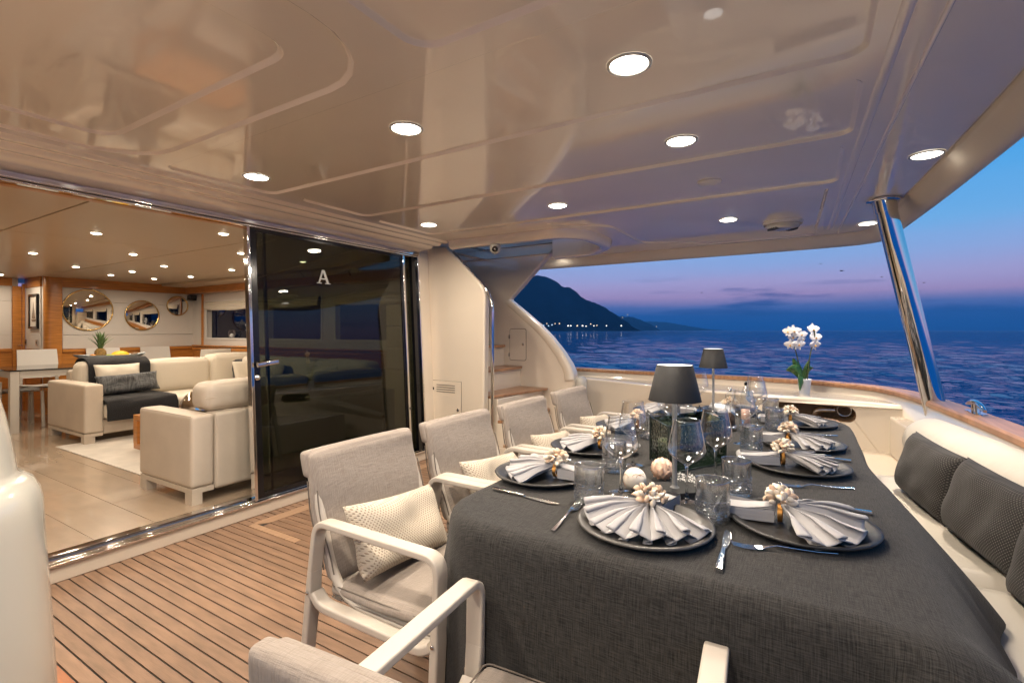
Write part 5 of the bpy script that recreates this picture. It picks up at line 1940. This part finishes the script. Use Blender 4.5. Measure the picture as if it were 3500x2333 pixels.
def setting(x, y, dirn, lab, grp_l, fan_seed, spread=2.6, R_=.150, ring=.045, stone=None, n=8, zrot=0.0):
    """dirn: direction from the table centre towards the diner"""
    pl = plate_m
    o = None
    b = MB()
    b.v, b.f, b.sm = list(pl.v), list(pl.f), list(pl.sm)
    o = b.build('charger_plate', stone or STONE, loc=(x, y, PLT))
    o.rotation_euler = (0, 0, fan_seed * 1.7)
    tag(o, '%s charger plate %s' % ('pewter grey' if stone else 'charcoal', lab), 'plate', 'charger plates on the table')
    nx, ny = x - math.cos(dirn) * ring, y - math.sin(dirn) * ring
    nk = thing('napkin', 'pale grey pleated fan napkin %s' % lab, 'napkin', (nx, ny, PLT + .0045), dirn + zrot, 'fanned napkins on the plates')
    f = napkin_fan(fan_seed, spread, R_, n).build('fan', NAPKIN, nk)
    sm_ = f.modifiers.new('cloth', 'SOLIDIFY')
    sm_.thickness = .0016
    sm_.offset = 0
    napkin_tail().build('folded_tail', NAPKIN, nk)
    rg_ = thing('napkin_ring', 'napkin ring covered in cream sea shells %s' % lab, 'napkin ring', (nx, ny, PLT + .0045), dirn + zrot, 'shell napkin rings')
    pts = [(.0, .026 * math.cos(a), .024 + .021 * math.sin(a)) for a in [2 * PI * k / 20 for k in range(21)]]
    MB().sweep(pts, (1, 0, 0), .011, .003).build('band', BRASS, rg_)
    r_ = random.Random(fan_seed * 7 + 1)
    ga = PI * (3 - math.sqrt(5))
    N = 30
    for k in range(N):
        zz = 1 - (k + .5) / N * 1.25
        rr_ = math.sqrt(max(0, 1 - zz * zz))
        a = ga * k + r_.uniform(-.25, .25)
        d = Vector((rr_ * math.cos(a), rr_ * math.sin(a), zz))
        p = Vector((.0, 0, .060)) + Vector((d.x * .030, d.y * .036, d.z * .026))
        so = bpy.data.objects.new('shell', SHELLS[r_.randrange(5)])
        COL.objects.link(so)
        so.parent = rg_
        so.location = p
        q = Vector((0, 0, 1)).rotation_difference((d + Vector((r_.uniform(-.9, .9), r_.uniform(-.9, .9), r_.uniform(-.6, .6)))).normalized())
        so.rotation_mode = 'QUATERNION'
        so.rotation_quaternion = q
        s_ = r_.uniform(.8, 1.25)
        so.scale = (s_, s_, s_)


SET = [(1.185, .345, PI, 'at the near end of the table', 1, 2.75, .155, STONE_L, 8, .0),
       (1.385, .020, -PI / 2, 'nearest on the bench side', 2, 2.7, .165, None, 6, .02),
       (1.975, .040, -PI / 2, 'second along the bench side', 3, 2.0, .150, None, 7, .18),
       (2.36, .035, -PI / 2, 'third along the bench side', 4, 2.2, .150, None, 6, -.12),
       (2.88, .045, -PI / 2, 'farthest on the bench side', 5, 1.8, .145, None, 8, .1),
       (1.435, .750, PI / 2, 'nearest on the saloon side', 6, 2.2, .150, None, 7, .15),
       (1.86, .760, PI / 2, 'second along the saloon side', 7, 2.3, .150, None, 6, .05),
       (2.35, .760, PI / 2, 'third along the saloon side', 8, 2.0, .145, None, 7, .1),
       (2.90, .745, PI / 2, 'farthest on the saloon side', 9, 2.0, .140, None, 7, .1),
       (3.12, .40, 0, 'at the far end of the table', 10, 2.2, .140, None, 7, .0)]
for x, y, dr_, lab, sd, spd, R_, stn, n_, zr in SET:
    setting(x, y, dr_, lab, None, sd, spd, R_, stone=stn, n=n_, zrot=zr)


def wine_glass(x, y, lab):
    t = thing('wine_glass', lab, 'wine glass', (x, y, PLT), 0, 'wine glasses on the table')
    MB().lathe([(.0005, .0055), (.012, .004), (.030, .0018), (.0385, .001), (.0385, .0)], n=40).build('foot', WINE, t)
    MB().lathe([(.010, .0045), (.0048, .012), (.0036, .03), (.0034, .07), (.0038, .088), (.006, .097), (.010, .101)], n=16).build('stem', GLASS_BASE, t)
    MB().lathe([(.0005, .1), (.012, .1025), (.030, .115), (.046, .130), (.0515, .139), (.0515, .146), (.047, .172), (.041, .200), (.0362, .2255)], n=48).build('bowl', WINE, t)
    MB().tube([(.0362 * math.cos(a), .0362 * math.sin(a), .226) for a in [2 * PI * k / 40 for k in range(41)]], .0009, 6, cap=False).build('rim', WINE, t)
    return t


def tumbler_mesh():
    b = MB()
    n, rows = 26, 8
    r_ = random.Random(8)
    prof = [(.0385, .004)] + [(.0395 + .0008 * k / rows, .008 + .056 * k / rows) for k in range(rows + 1)]

    def P_(i, k, j=0.0):
        a = 2 * PI * (i + .5 * (k % 2) * 0) / n
        return ((prof[k][0] + j) * math.cos(a), (prof[k][0] + j) * math.sin(a), prof[k][1])
    for k in range(1, rows + 1):
        for i in range(n):
            q = [P_(i, k), P_(i + 1, k)] if k == rows else None
            if k == rows:
                continue
            c = [Vector(P_(i, k)), Vector(P_(i + 1, k)), Vector(P_(i + 1, k + 1)), Vector(P_(i, k + 1))]
            mid = (c[0] + c[1] + c[2] + c[3]) / 4
            rad = Vector((mid.x, mid.y, 0)).normalized()
            ins = [m_ + (mid - m_) * .22 + rad * (.0011 + r_.uniform(-.0015, .0015)) for m_ in c]
            b.add(c + ins, [(0, 1, 5, 4), (1, 2, 6, 5), (2, 3, 7, 6), (3, 0, 4, 7), (4, 5, 6, 7)])
    z1 = prof[rows][1]
    b.lathe([(.0005, 0), (.034, 0), (.0372, .0015), (prof[1][0], prof[1][1])], n=n, smooth=False)
    b.lathe([(prof[rows][0], z1), (.0405, z1 + .004), (.0408, .08), (.0410, .103), (.0402, .1055), (.0392, .1055), (.0386, .103), (.0382, .07), (.0374, .03), (.0362, .016), (.030, .0125), (.0005, .012)], n=n * 2 if False else n)
    return b


TM = tumbler_mesh()


def tumbler(x, y, lab):
    b = MB()
    b.v, b.f, b.sm = list(TM.v), list(TM.f), list(TM.sm)
    o = b.build('tumbler', CUT_GLASS, loc=(x, y, PLT + .0004), fixn=True)
    o.rotation_euler = (0, 0, RND.uniform(0, 3))
    tag(o, lab, 'tumbler', 'cut glass tumblers on the table')


for x, y, lab in [(1.405, .478, 'wine glass nearest the white shell ball'), (1.717, .540, 'wine glass left of the green glass lantern'), (1.445, .300, 'large wine glass in front of the near table lamp'),
                  (1.690, .262, 'wine glass right of the near lamp, before the lantern'), (2.30, .560, 'wine glass behind the green lantern, saloon side'), (3.10, .570, 'wine glass farthest left, by the far lamp'),
                  (2.76, .575, 'wine glass half behind the shade of the near lamp'), (2.28, .245, 'wine glass beside the pepper mill'), (2.74, .232, 'wine glass right of the salt mill'), (3.02, .262, 'wine glass behind the salt mill')]:
    wine_glass(x, y, lab)
for x, y, lab in [(1.285, .530, 'tumbler nearest the saloon side, by the fork'), (1.610, .572, 'tumbler behind the first wine glass, saloon side'), (1.322, .212, 'tumbler nearest the camera, between the two front plates'),
                  (1.560, .186, 'tumbler right of the near lamp'), (2.140, .200, 'tumbler by the pepper mill, bench side'), (2.68, .150, 'tumbler near the farthest bench plate'),
                  (2.72, .640, 'tumbler behind the green lantern'), (3.03, .640, 'far tumbler left of the far lamp'), (3.06, .190, 'far tumbler behind the salt mill'), (2.18, .615, 'tumbler behind the third saloon side glass')]:
    tumbler(x, y, lab)


def lamp(x, y, rz, lab):
    t = thing('table_lamp', lab, 'lamp', (x, y, PLT), rz, 'cordless lamps on the table')
    MB().box(-.056, -.056, 0, .056, .056, .015).build('base', LAMP_GREY, t, bev=.002)
    MB().lathe([(.014, .0152), (.009, .018), (.0068, .024), (.0066, .272)], n=18).build('stem', LAMP_STEM, t)
    MB().lathe([(.0755, .272), (.0515, .377), (.0505, .3772), (.0745, .2715), (.0755, .272)], n=56).build('shade', LAMP_GREY, t)
    MB().lathe([(.0005, .3725), (.049, .3725), (.0505, .3765)], n=40).build('lit_top', LAMP_LED, t)
    MB().lathe([(.0005, .330), (.030, .330), (.034, .345), (.034, .360), (.0005, .362)], n=24).build('led_head', WHITE, t)
    MB().lathe([(.012, .3288), (.028, .3288)], n=24).build('led_ring', LED_RING, t)
    ld = bpy.data.lights.new('lamp_glow', 'SPOT')
    ld.energy = 2.5
    ld.color = (1, .88, .72)
    ld.shadow_soft_size = .03
    ld.spot_size = math.radians(115)
    ld.spot_blend = .35
    lo = bpy.data.objects.new('lamp_glow', ld)
    COL.objects.link(lo)
    lo.parent = t
    lo.location = (0, 0, .325)


lamp(1.495, .345, .75, 'nearer charcoal table lamp with a lit top')
lamp(2.93, .466, .4, 'farther charcoal table lamp with a lit top')

# green bubble glass lantern
lg = thing('glass_lantern', 'square green bubble glass lantern in the middle of the table', 'lantern', (1.80, .395, PLT), 0)
A_, B_, C_ = Vector((1.83, .51)), Vector((1.67, .405)), Vector((1.915, .262))
D_ = A_ + C_ - B_
cor = [A_, B_, C_, D_]
for k in range(4):
    p, q = cor[k], cor[(k + 1) % 4]
    d = (q - p).normalized()
    n_ = Vector((d.y, -d.x)) * .004
    p2, q2 = p + d * .005, q - d * .005
    MB().prism([(p2.x, p2.y), (q2.x, q2.y), (q2.x - n_.x, q2.y - n_.y), (p2.x - n_.x, p2.y - n_.y)], lambda x, y: (x, y, PLT + .006), lambda x, y: (x, y, PLT + .158)).build('pane', GREEN_GLASS, lg, world=True, fixn=True)
    MB().box(-.003, -.003, 0, .003, .003, .162).xf(Matrix.Translation((p.x, p.y, PLT))).build('corner_post', mat('dark_green_came', (.01, .016, .012), rough=.3) if k == 0 else bpy.data.materials['dark_green_came'], lg, world=True)
MB().poly([(p.x, p.y) for p in cor], (), lambda x, y: (x, y, PLT + .003)).build('base', bpy.data.materials['dark_green_came'], lg, world=True)
hv = thing('hurricane_glass', 'round clear glass cylinder standing in the lantern corner', 'glass cylinder', (1.845, .455, PLT + .0035), 0)
MB().lathe([(.042, 0), (.0425, .15), (.043, .168)], n=40).build('wall', CLEAR, hv)
MB().tube([(.043 * math.cos(a), .043 * math.sin(a), .169) for a in [2 * PI * k / 40 for k in range(41)]], .0014, 6, cap=False).build('rim', WINE, hv)
cd_ = tag(MB().lathe([(.0005, .0), (.03, 0), (.03, .07), (.027, .075), (.0005, .072)], n=24).build('candle', mat('ivory_wax', (.62, .56, .44), rough=.5), loc=(1.845, .455, PLT + .004)), 'ivory candle inside the glass cylinder', 'candle')

# woven and shell balls
SHAV = mat('wood_shaving', (.66, .46, .34), rough=.7, rand=.18)


def flake_ball(x, y, r, lab):
    t = thing('decor_ball', lab, 'ball', (x, y, PLT + r), 0, 'decorative balls on the table')
    MB().lathe([(max(.0005, .86 * r * math.cos(a)), .86 * r * math.sin(a)) for a in [(-.5 + k / 12) * PI for k in range(13)]], n=18).build('core', mat('ball_core', (.30, .18, .12), rough=.8) if 'ball_core' not in bpy.data.materials else bpy.data.materials['ball_core'], t)
    r_ = random.Random(int(x * 1000))
    N = 90
    ga = PI * (3 - math.sqrt(5))
    me = bpy.data.meshes.new('flake')
    b = MB().grid(lambda u, v: ((u - .5) * .55 * r * (1 - .5 * v), (v - .5) * .62 * r, .05 * r + .16 * r * (v - .2) - .10 * r * (2 * u - 1) ** 2), 4, 4)
    me.from_pydata([tuple(p) for p in b.v], [], b.f)
    me.materials.append(SHAV)
    for k in range(N):
        z = 1 - (k + .5) / N * 2
        q = math.sqrt(1 - z * z)
        a = ga * k
        d = Vector((q * math.cos(a), q * math.sin(a), z))
        o = bpy.data.objects.new('flake', me)
        COL.objects.link(o)
        o.parent = t
        o.location = d * r * .86
        o.rotation_mode = 'QUATERNION'
        o.rotation_quaternion = d.to_track_quat('Z', 'Y') @ Matrix.Rotation(r_.uniform(-.7, .7), 4, 'Z').to_quaternion()


flake_ball(1.600, .408, .0345, 'pinkish ball of layered wood shavings beside the near lamp')
WBALL = mat('shell_ball', (.74, .66, .56), rough=.35, vscale=55, base2=(.72, .50, .30), detail=2, coat=.3)
t = thing('decor_ball', 'smooth white shell ball with brown scrolls behind the front plate', 'ball', (1.452, .452, PLT + .034), 0, 'decorative balls on the table')
MB().lathe([(max(.0004, .034 * math.cos(a)), .034 * math.sin(a)) for a in [(-.5 + k / 20) * PI for k in range(21)]], n=36).build('ball', mat('pale_shell', (.76, .68, .58), rough=.35, var=.06, vscale=40, coat=.3), t)
INK = mat('brown_scroll', (.34, .15, .06), rough=.5)
r_ = random.Random(3)
for k in range(11):
    a0, e0, R0 = r_.uniform(0, 6.28), r_.uniform(-.8, .6), r_.uniform(.25, .5)
    pts = []
    for j in range(13):
        q = j / 12 * r_.uniform(3.2, 3.4)
        el = e0 + R0 * .5 * math.sin(q)
        az = a0 + R0 * math.cos(q)
        pts.append((.0342 * math.cos(el) * math.cos(az), .0342 * math.cos(el) * math.sin(az), .0342 * math.sin(el)))
    MB().tube(pts, .0007, 5).build('scroll', INK, t)
t = thing('decor_ball', 'small beige rope ball near the far lamp', 'ball', (2.62, .415, PLT + .03), 0, 'decorative balls on the table')
ROPE = mat('beige_rope', (.56, .40, .32), rough=.8, var=.15, vscale=80)
MB().lathe([(max(.0004, .027 * math.cos(a)), .027 * math.sin(a)) for a in [(-.5 + k / 14) * PI for k in range(15)]], n=20).build('core', ROPE, t)
for k in range(9):
    M_ = Matrix.Rotation(k * 1.1, 4, 'Z') @ Matrix.Rotation(k * .7 + .3, 4, 'X')
    MB().tube([tuple(M_ @ Vector((.0285 * math.cos(a), .0285 * math.sin(a), .006 * math.sin(a * 2)))) for a in [2 * PI * j / 20 for j in range(21)]], .0026, 6).build('rope_turn', ROPE, t)

# coral sand spilled beside the lantern: nobody could count the grains
b = MB()
for k in range(160):
    x, y = 1.655 + r_.gauss(0, .028), .335 + r_.gauss(0, .03)
    s = r_.uniform(.0012, .0030)
    b.add([(x - s, y - s, PLT), (x + s, y - s, PLT), (x, y + s, PLT), (x, y, PLT + s * 1.6)], [(0, 1, 3), (1, 2, 3), (2, 0, 3)])
tag(b.build('coral_sand', mat('white_coral', (.78, .76, .72), rough=.8)), 'white coral sand sprinkled on the cloth beside the lantern', 'sand', None, 'stuff')

# mirrored runner under the far lamp
tr_ = tag(MB().prism([(2.66, .35), (2.70, .67), (3.12, .67), (3.10, .37)], lambda x, y: (x, y, PLT), lambda x, y: (x, y, PLT + .0)).build('glass_tray', mat('sky_reflection_teal', (.10, .15, .16), rough=.08, coat=1)), 'flat mirrored glass tray under the far lamp', 'tray')  # reflected sky put into the base colour as teal
tr_.location.z = -.0004


def mill(x, y, h, lab, m):
    t = thing('spice_mill', lab, 'mill', (x, y, PLT), 0, 'clear spice mills')
    MB().lathe([(.028, 0), (.029, .02), (.026, .024)], n=28, close=True).build('grinder_base', BRUSHED if m == 0 else CLEAR, t)
    MB().lathe([(.026, .0245), (.023, .06), (.022, .10), (.026, .125), (.027, .15), (.022, .165), (.008, h - .02)], n=28).build('body', CLEAR, t)
    MB().lathe([(.0005, .028), (.022, .028), (.0195, .06), (.0185, .10 if m else .085), (.0005, .102 if m else .088)], n=22).build('filling', mat('pepper_corns', (.05, .025, .015), rough=.7, var=.6, vscale=140, bump=1, bscale=160) if m == 0 else mat('pink_salt', (.62, .40, .32), rough=.7, var=.2, vscale=150, bump=1, bscale=160), t)
    MB().lathe([(.0005, h - .02), (.007, h - .018), (.007, h - .004), (.0005, h)], n=16).build('knob', BLACK if m else CHROME, t)


mill(2.555, .330, .205, 'clear pepper mill with dark peppercorns', 0)
mill(2.60, .268, .235, 'tall clear salt mill filled with pink salt', 1)
cp_ = thing('cream_cup', 'small white cup behind the far lamp', 'cup', (3.17, .53, PLT + .006), 0)
cp_.location = (3.02, .45, PLT)
MB().lathe([(.0005, .002), (.02, 0), (.022, .003), (.034, .03), (.037, .055), (.0355, .055), (.032, .03), (.0005, .008)], n=26).build('body', POT, cp_)


def fork(x, y, a, lab):
    t = thing('fork', lab, 'fork', (x, y, PLT), a, 'silver forks on the table')
    MB().sweep([(-.10, 0, .003), (-.06, 0, .0035), (-.01, 0, .007), (.02, 0, .010), (.04, 0, .006)], (0, 1, 0), [.011, .010, .006, .005, .008], [.0035, .003, .003, .003, .0025], .45).build('handle', SILVER, t)
    MB().sweep([(.04, 0, .006), (.052, 0, .0035), (.064, 0, .003)], (0, 1, 0), [.008, .020, .0235], [.0025, .002, .002], .4).build('head', SILVER, t)
    for k in range(4):
        yy_ = -.0096 + k * .0064
        MB().sweep([(.0635, yy_, .003), (.09, yy_, .004), (.113, yy_ * .96, .0095)], (0, 1, 0), [.0042, .0036, .002], .0016, .4).build('tine', SILVER, t)


def knife(x, y, a, lab):
    t = thing('knife', lab, 'knife', (x, y, PLT), a, 'silver knives on the table')
    MB().sweep([(-.115, 0, .0045), (-.07, 0, .0048), (-.005, 0, .0042)], (0, 1, 0), [.016, .014, .0085], [.009, .008, .006], .3).build('handle', SILVER, t)
    ol_ = [(-.005, -.004), (.02, -.008), (.06, -.0105), (.09, -.0095), (.108, -.002), (.110, .004), (.10, .0062), (.05, .0062), (-.005, .004)]
    MB().prism(ol_, lambda x_, y_: (x_, y_, .0015), lambda x_, y_: (x_, y_, .0032)).build('blade', BRUSHED, t, fixn=True)


fork(1.150, .535, .10, 'fork left of the near end plate')
knife(1.160, .163, .06, 'knife right of the near end plate, catching the light')
fork(1.225, .045, 1.95, 'fork lying before the nearest bench side plate')
MBk = knife
knife(1.228, .70, -1.65, 'knife beside the nearest saloon side plate')
fork(1.765, -.02, 1.98, 'fork between the first two bench side plates')
knife(1.575, -.02, 1.60, 'knife half under the nearest bench side napkin')
fork(1.63, .80, -1.55, 'fork left of the nearest saloon side plate')
knife(1.655, .745, -1.60, 'knife beside the second saloon side plate')
knife(2.165, -.01, 1.6, 'knife between the second and third bench side plates')
fork(2.20, .03, 1.9, 'fork before the third bench side plate')
fork(2.63, -.01, 1.95, 'fork before the farthest bench side plate')

# ------------------------------------------------------------------ orchid on the counter
oc = thing('orchid', 'white flowering orchid in a white pot on the counter', 'plant', (4.68, .045, .7095), 0)
MB().lathe([(.036, 0), (.038, .004), (.050, .118), (.052, .125), (.048, .125), (.045, .11), (.0005, .108)], n=32).build('pot', POT, oc)
for k, (dx, dz, bend, w_, fwd) in enumerate([(-.075, .18, .01, .062, .02), (.035, .17, -.01, .055, -.02), (-.145, .085, .05, .075, .0), (-.075, -.075, .06, .085, -.075), (.11, .10, .04, .05, .05)]):
    d = RT * dx + Vector((0, 0, dz)) + FW * fwd
    ln = d.length
    pr_ = (Vector((0, 0, 1)) * (dx / ln) - RT * (dz / ln)) * (1 if k != 3 else -1)

    def lf(u, v):
        wd = w_ * math.sin(PI * min(.985, v * .90 + .075)) ** .75
        c = 2 * u - 1
        p = d * v + Vector((0, 0, .112 + bend * math.sin(PI * v))) + RT * (-.008)
        return p + pr_ * (c * wd * .5) - FW * (.010 * (1 - c * c) - .006 * math.sin(PI * v))
    MB().grid(lf, 9, 12).build('leaf', LEAF, oc)
s1_ = [(.0, .02, .10), (.01, .03, .20), (.02, .06, .34), (.02, .08, .42), (.01, .10, .47), (0, .13, .50)]
s2_ = [(.0, -.02, .10), (-.01, -.03, .26), (.0, -.06, .44), (.0, -.075, .50), (.0, -.06, .535), (0, -.02, .55)]
for s_ in (s1_, s2_):
    MB().tube(fillet(s_, .05, 4), .0042, 8).build('flower_stem', STEM, oc)
FWD = -FW


def bloom(p, r, yaw, pitch, seed):
    M_ = Matrix.Translation(p) @ Matrix.Rotation(math.radians(31.3 - 90) + PI + yaw, 4, 'Z') @ Matrix.Rotation(pitch, 4, 'X')
    fl = None
    # two wide petals, three sepals, all slightly cupped, opening towards +Y of the bloom
    b = MB()
    for (ang, ln, wd, dy) in [(0.15, 1.0, .95, .0), (PI - .15, 1.0, .95, .0), (PI / 2, .95, .55, -.006), (-PI / 4 - .35, .9, .5, -.006), (-3 * PI / 4 + .35, .9, .5, -.006)]:
        def pt(u, v):
            s = v
            wdt = wd * r * .5 * math.sin(PI * min(.97, .08 + .86 * s ** .8)) ** .75
            c = 2 * u - 1
            rad = r * ln * s
            x = rad * math.cos(ang) - c * wdt * math.sin(ang)
            z = rad * math.sin(ang) + c * wdt * math.cos(ang)
            y = dy + .22 * r * s * s * .4 - .12 * r * c * c * s + .006
            return (x, y, z)
        b.grid(pt, 6, 7)
    o = b.xf(M_).build('bloom', PETAL, oc)
    c = MB().lathe([(.0005, -.006), (.006, -.003), (.007, .003), (.0005, .009)], n=8).xf(Matrix.Translation((0, .012, -.008)))
    c.xf(M_).build('lip', LIP, o)


for k, (u, v, z, r, yw, pt_) in enumerate([(.135, -.03, .505, .034, -.9, .1), (.100, -.03, .508, .042, -.2, .15), (.105, -.02, .468, .038, .2, -.1), (.118, -.02, .418, .036, -.5, -.3), (.055, -.035, .485, .040, .1, .1),
                                             (.070, -.03, .420, .043, .1, -.1), (.040, -.02, .455, .030, .5, -.1), (-.025, -.03, .520, .042, .1, .2), (-.040, -.03, .465, .043, .1, .1), (-.038, -.025, .415, .040, .2, -.2)]):
    p = -RT * (u * 1.25 - .02) + FW * v + Vector((0, 0, .47 + (z - .47) * 1.2))
    bloom(p, r * 1.3, yw, pt_, k)
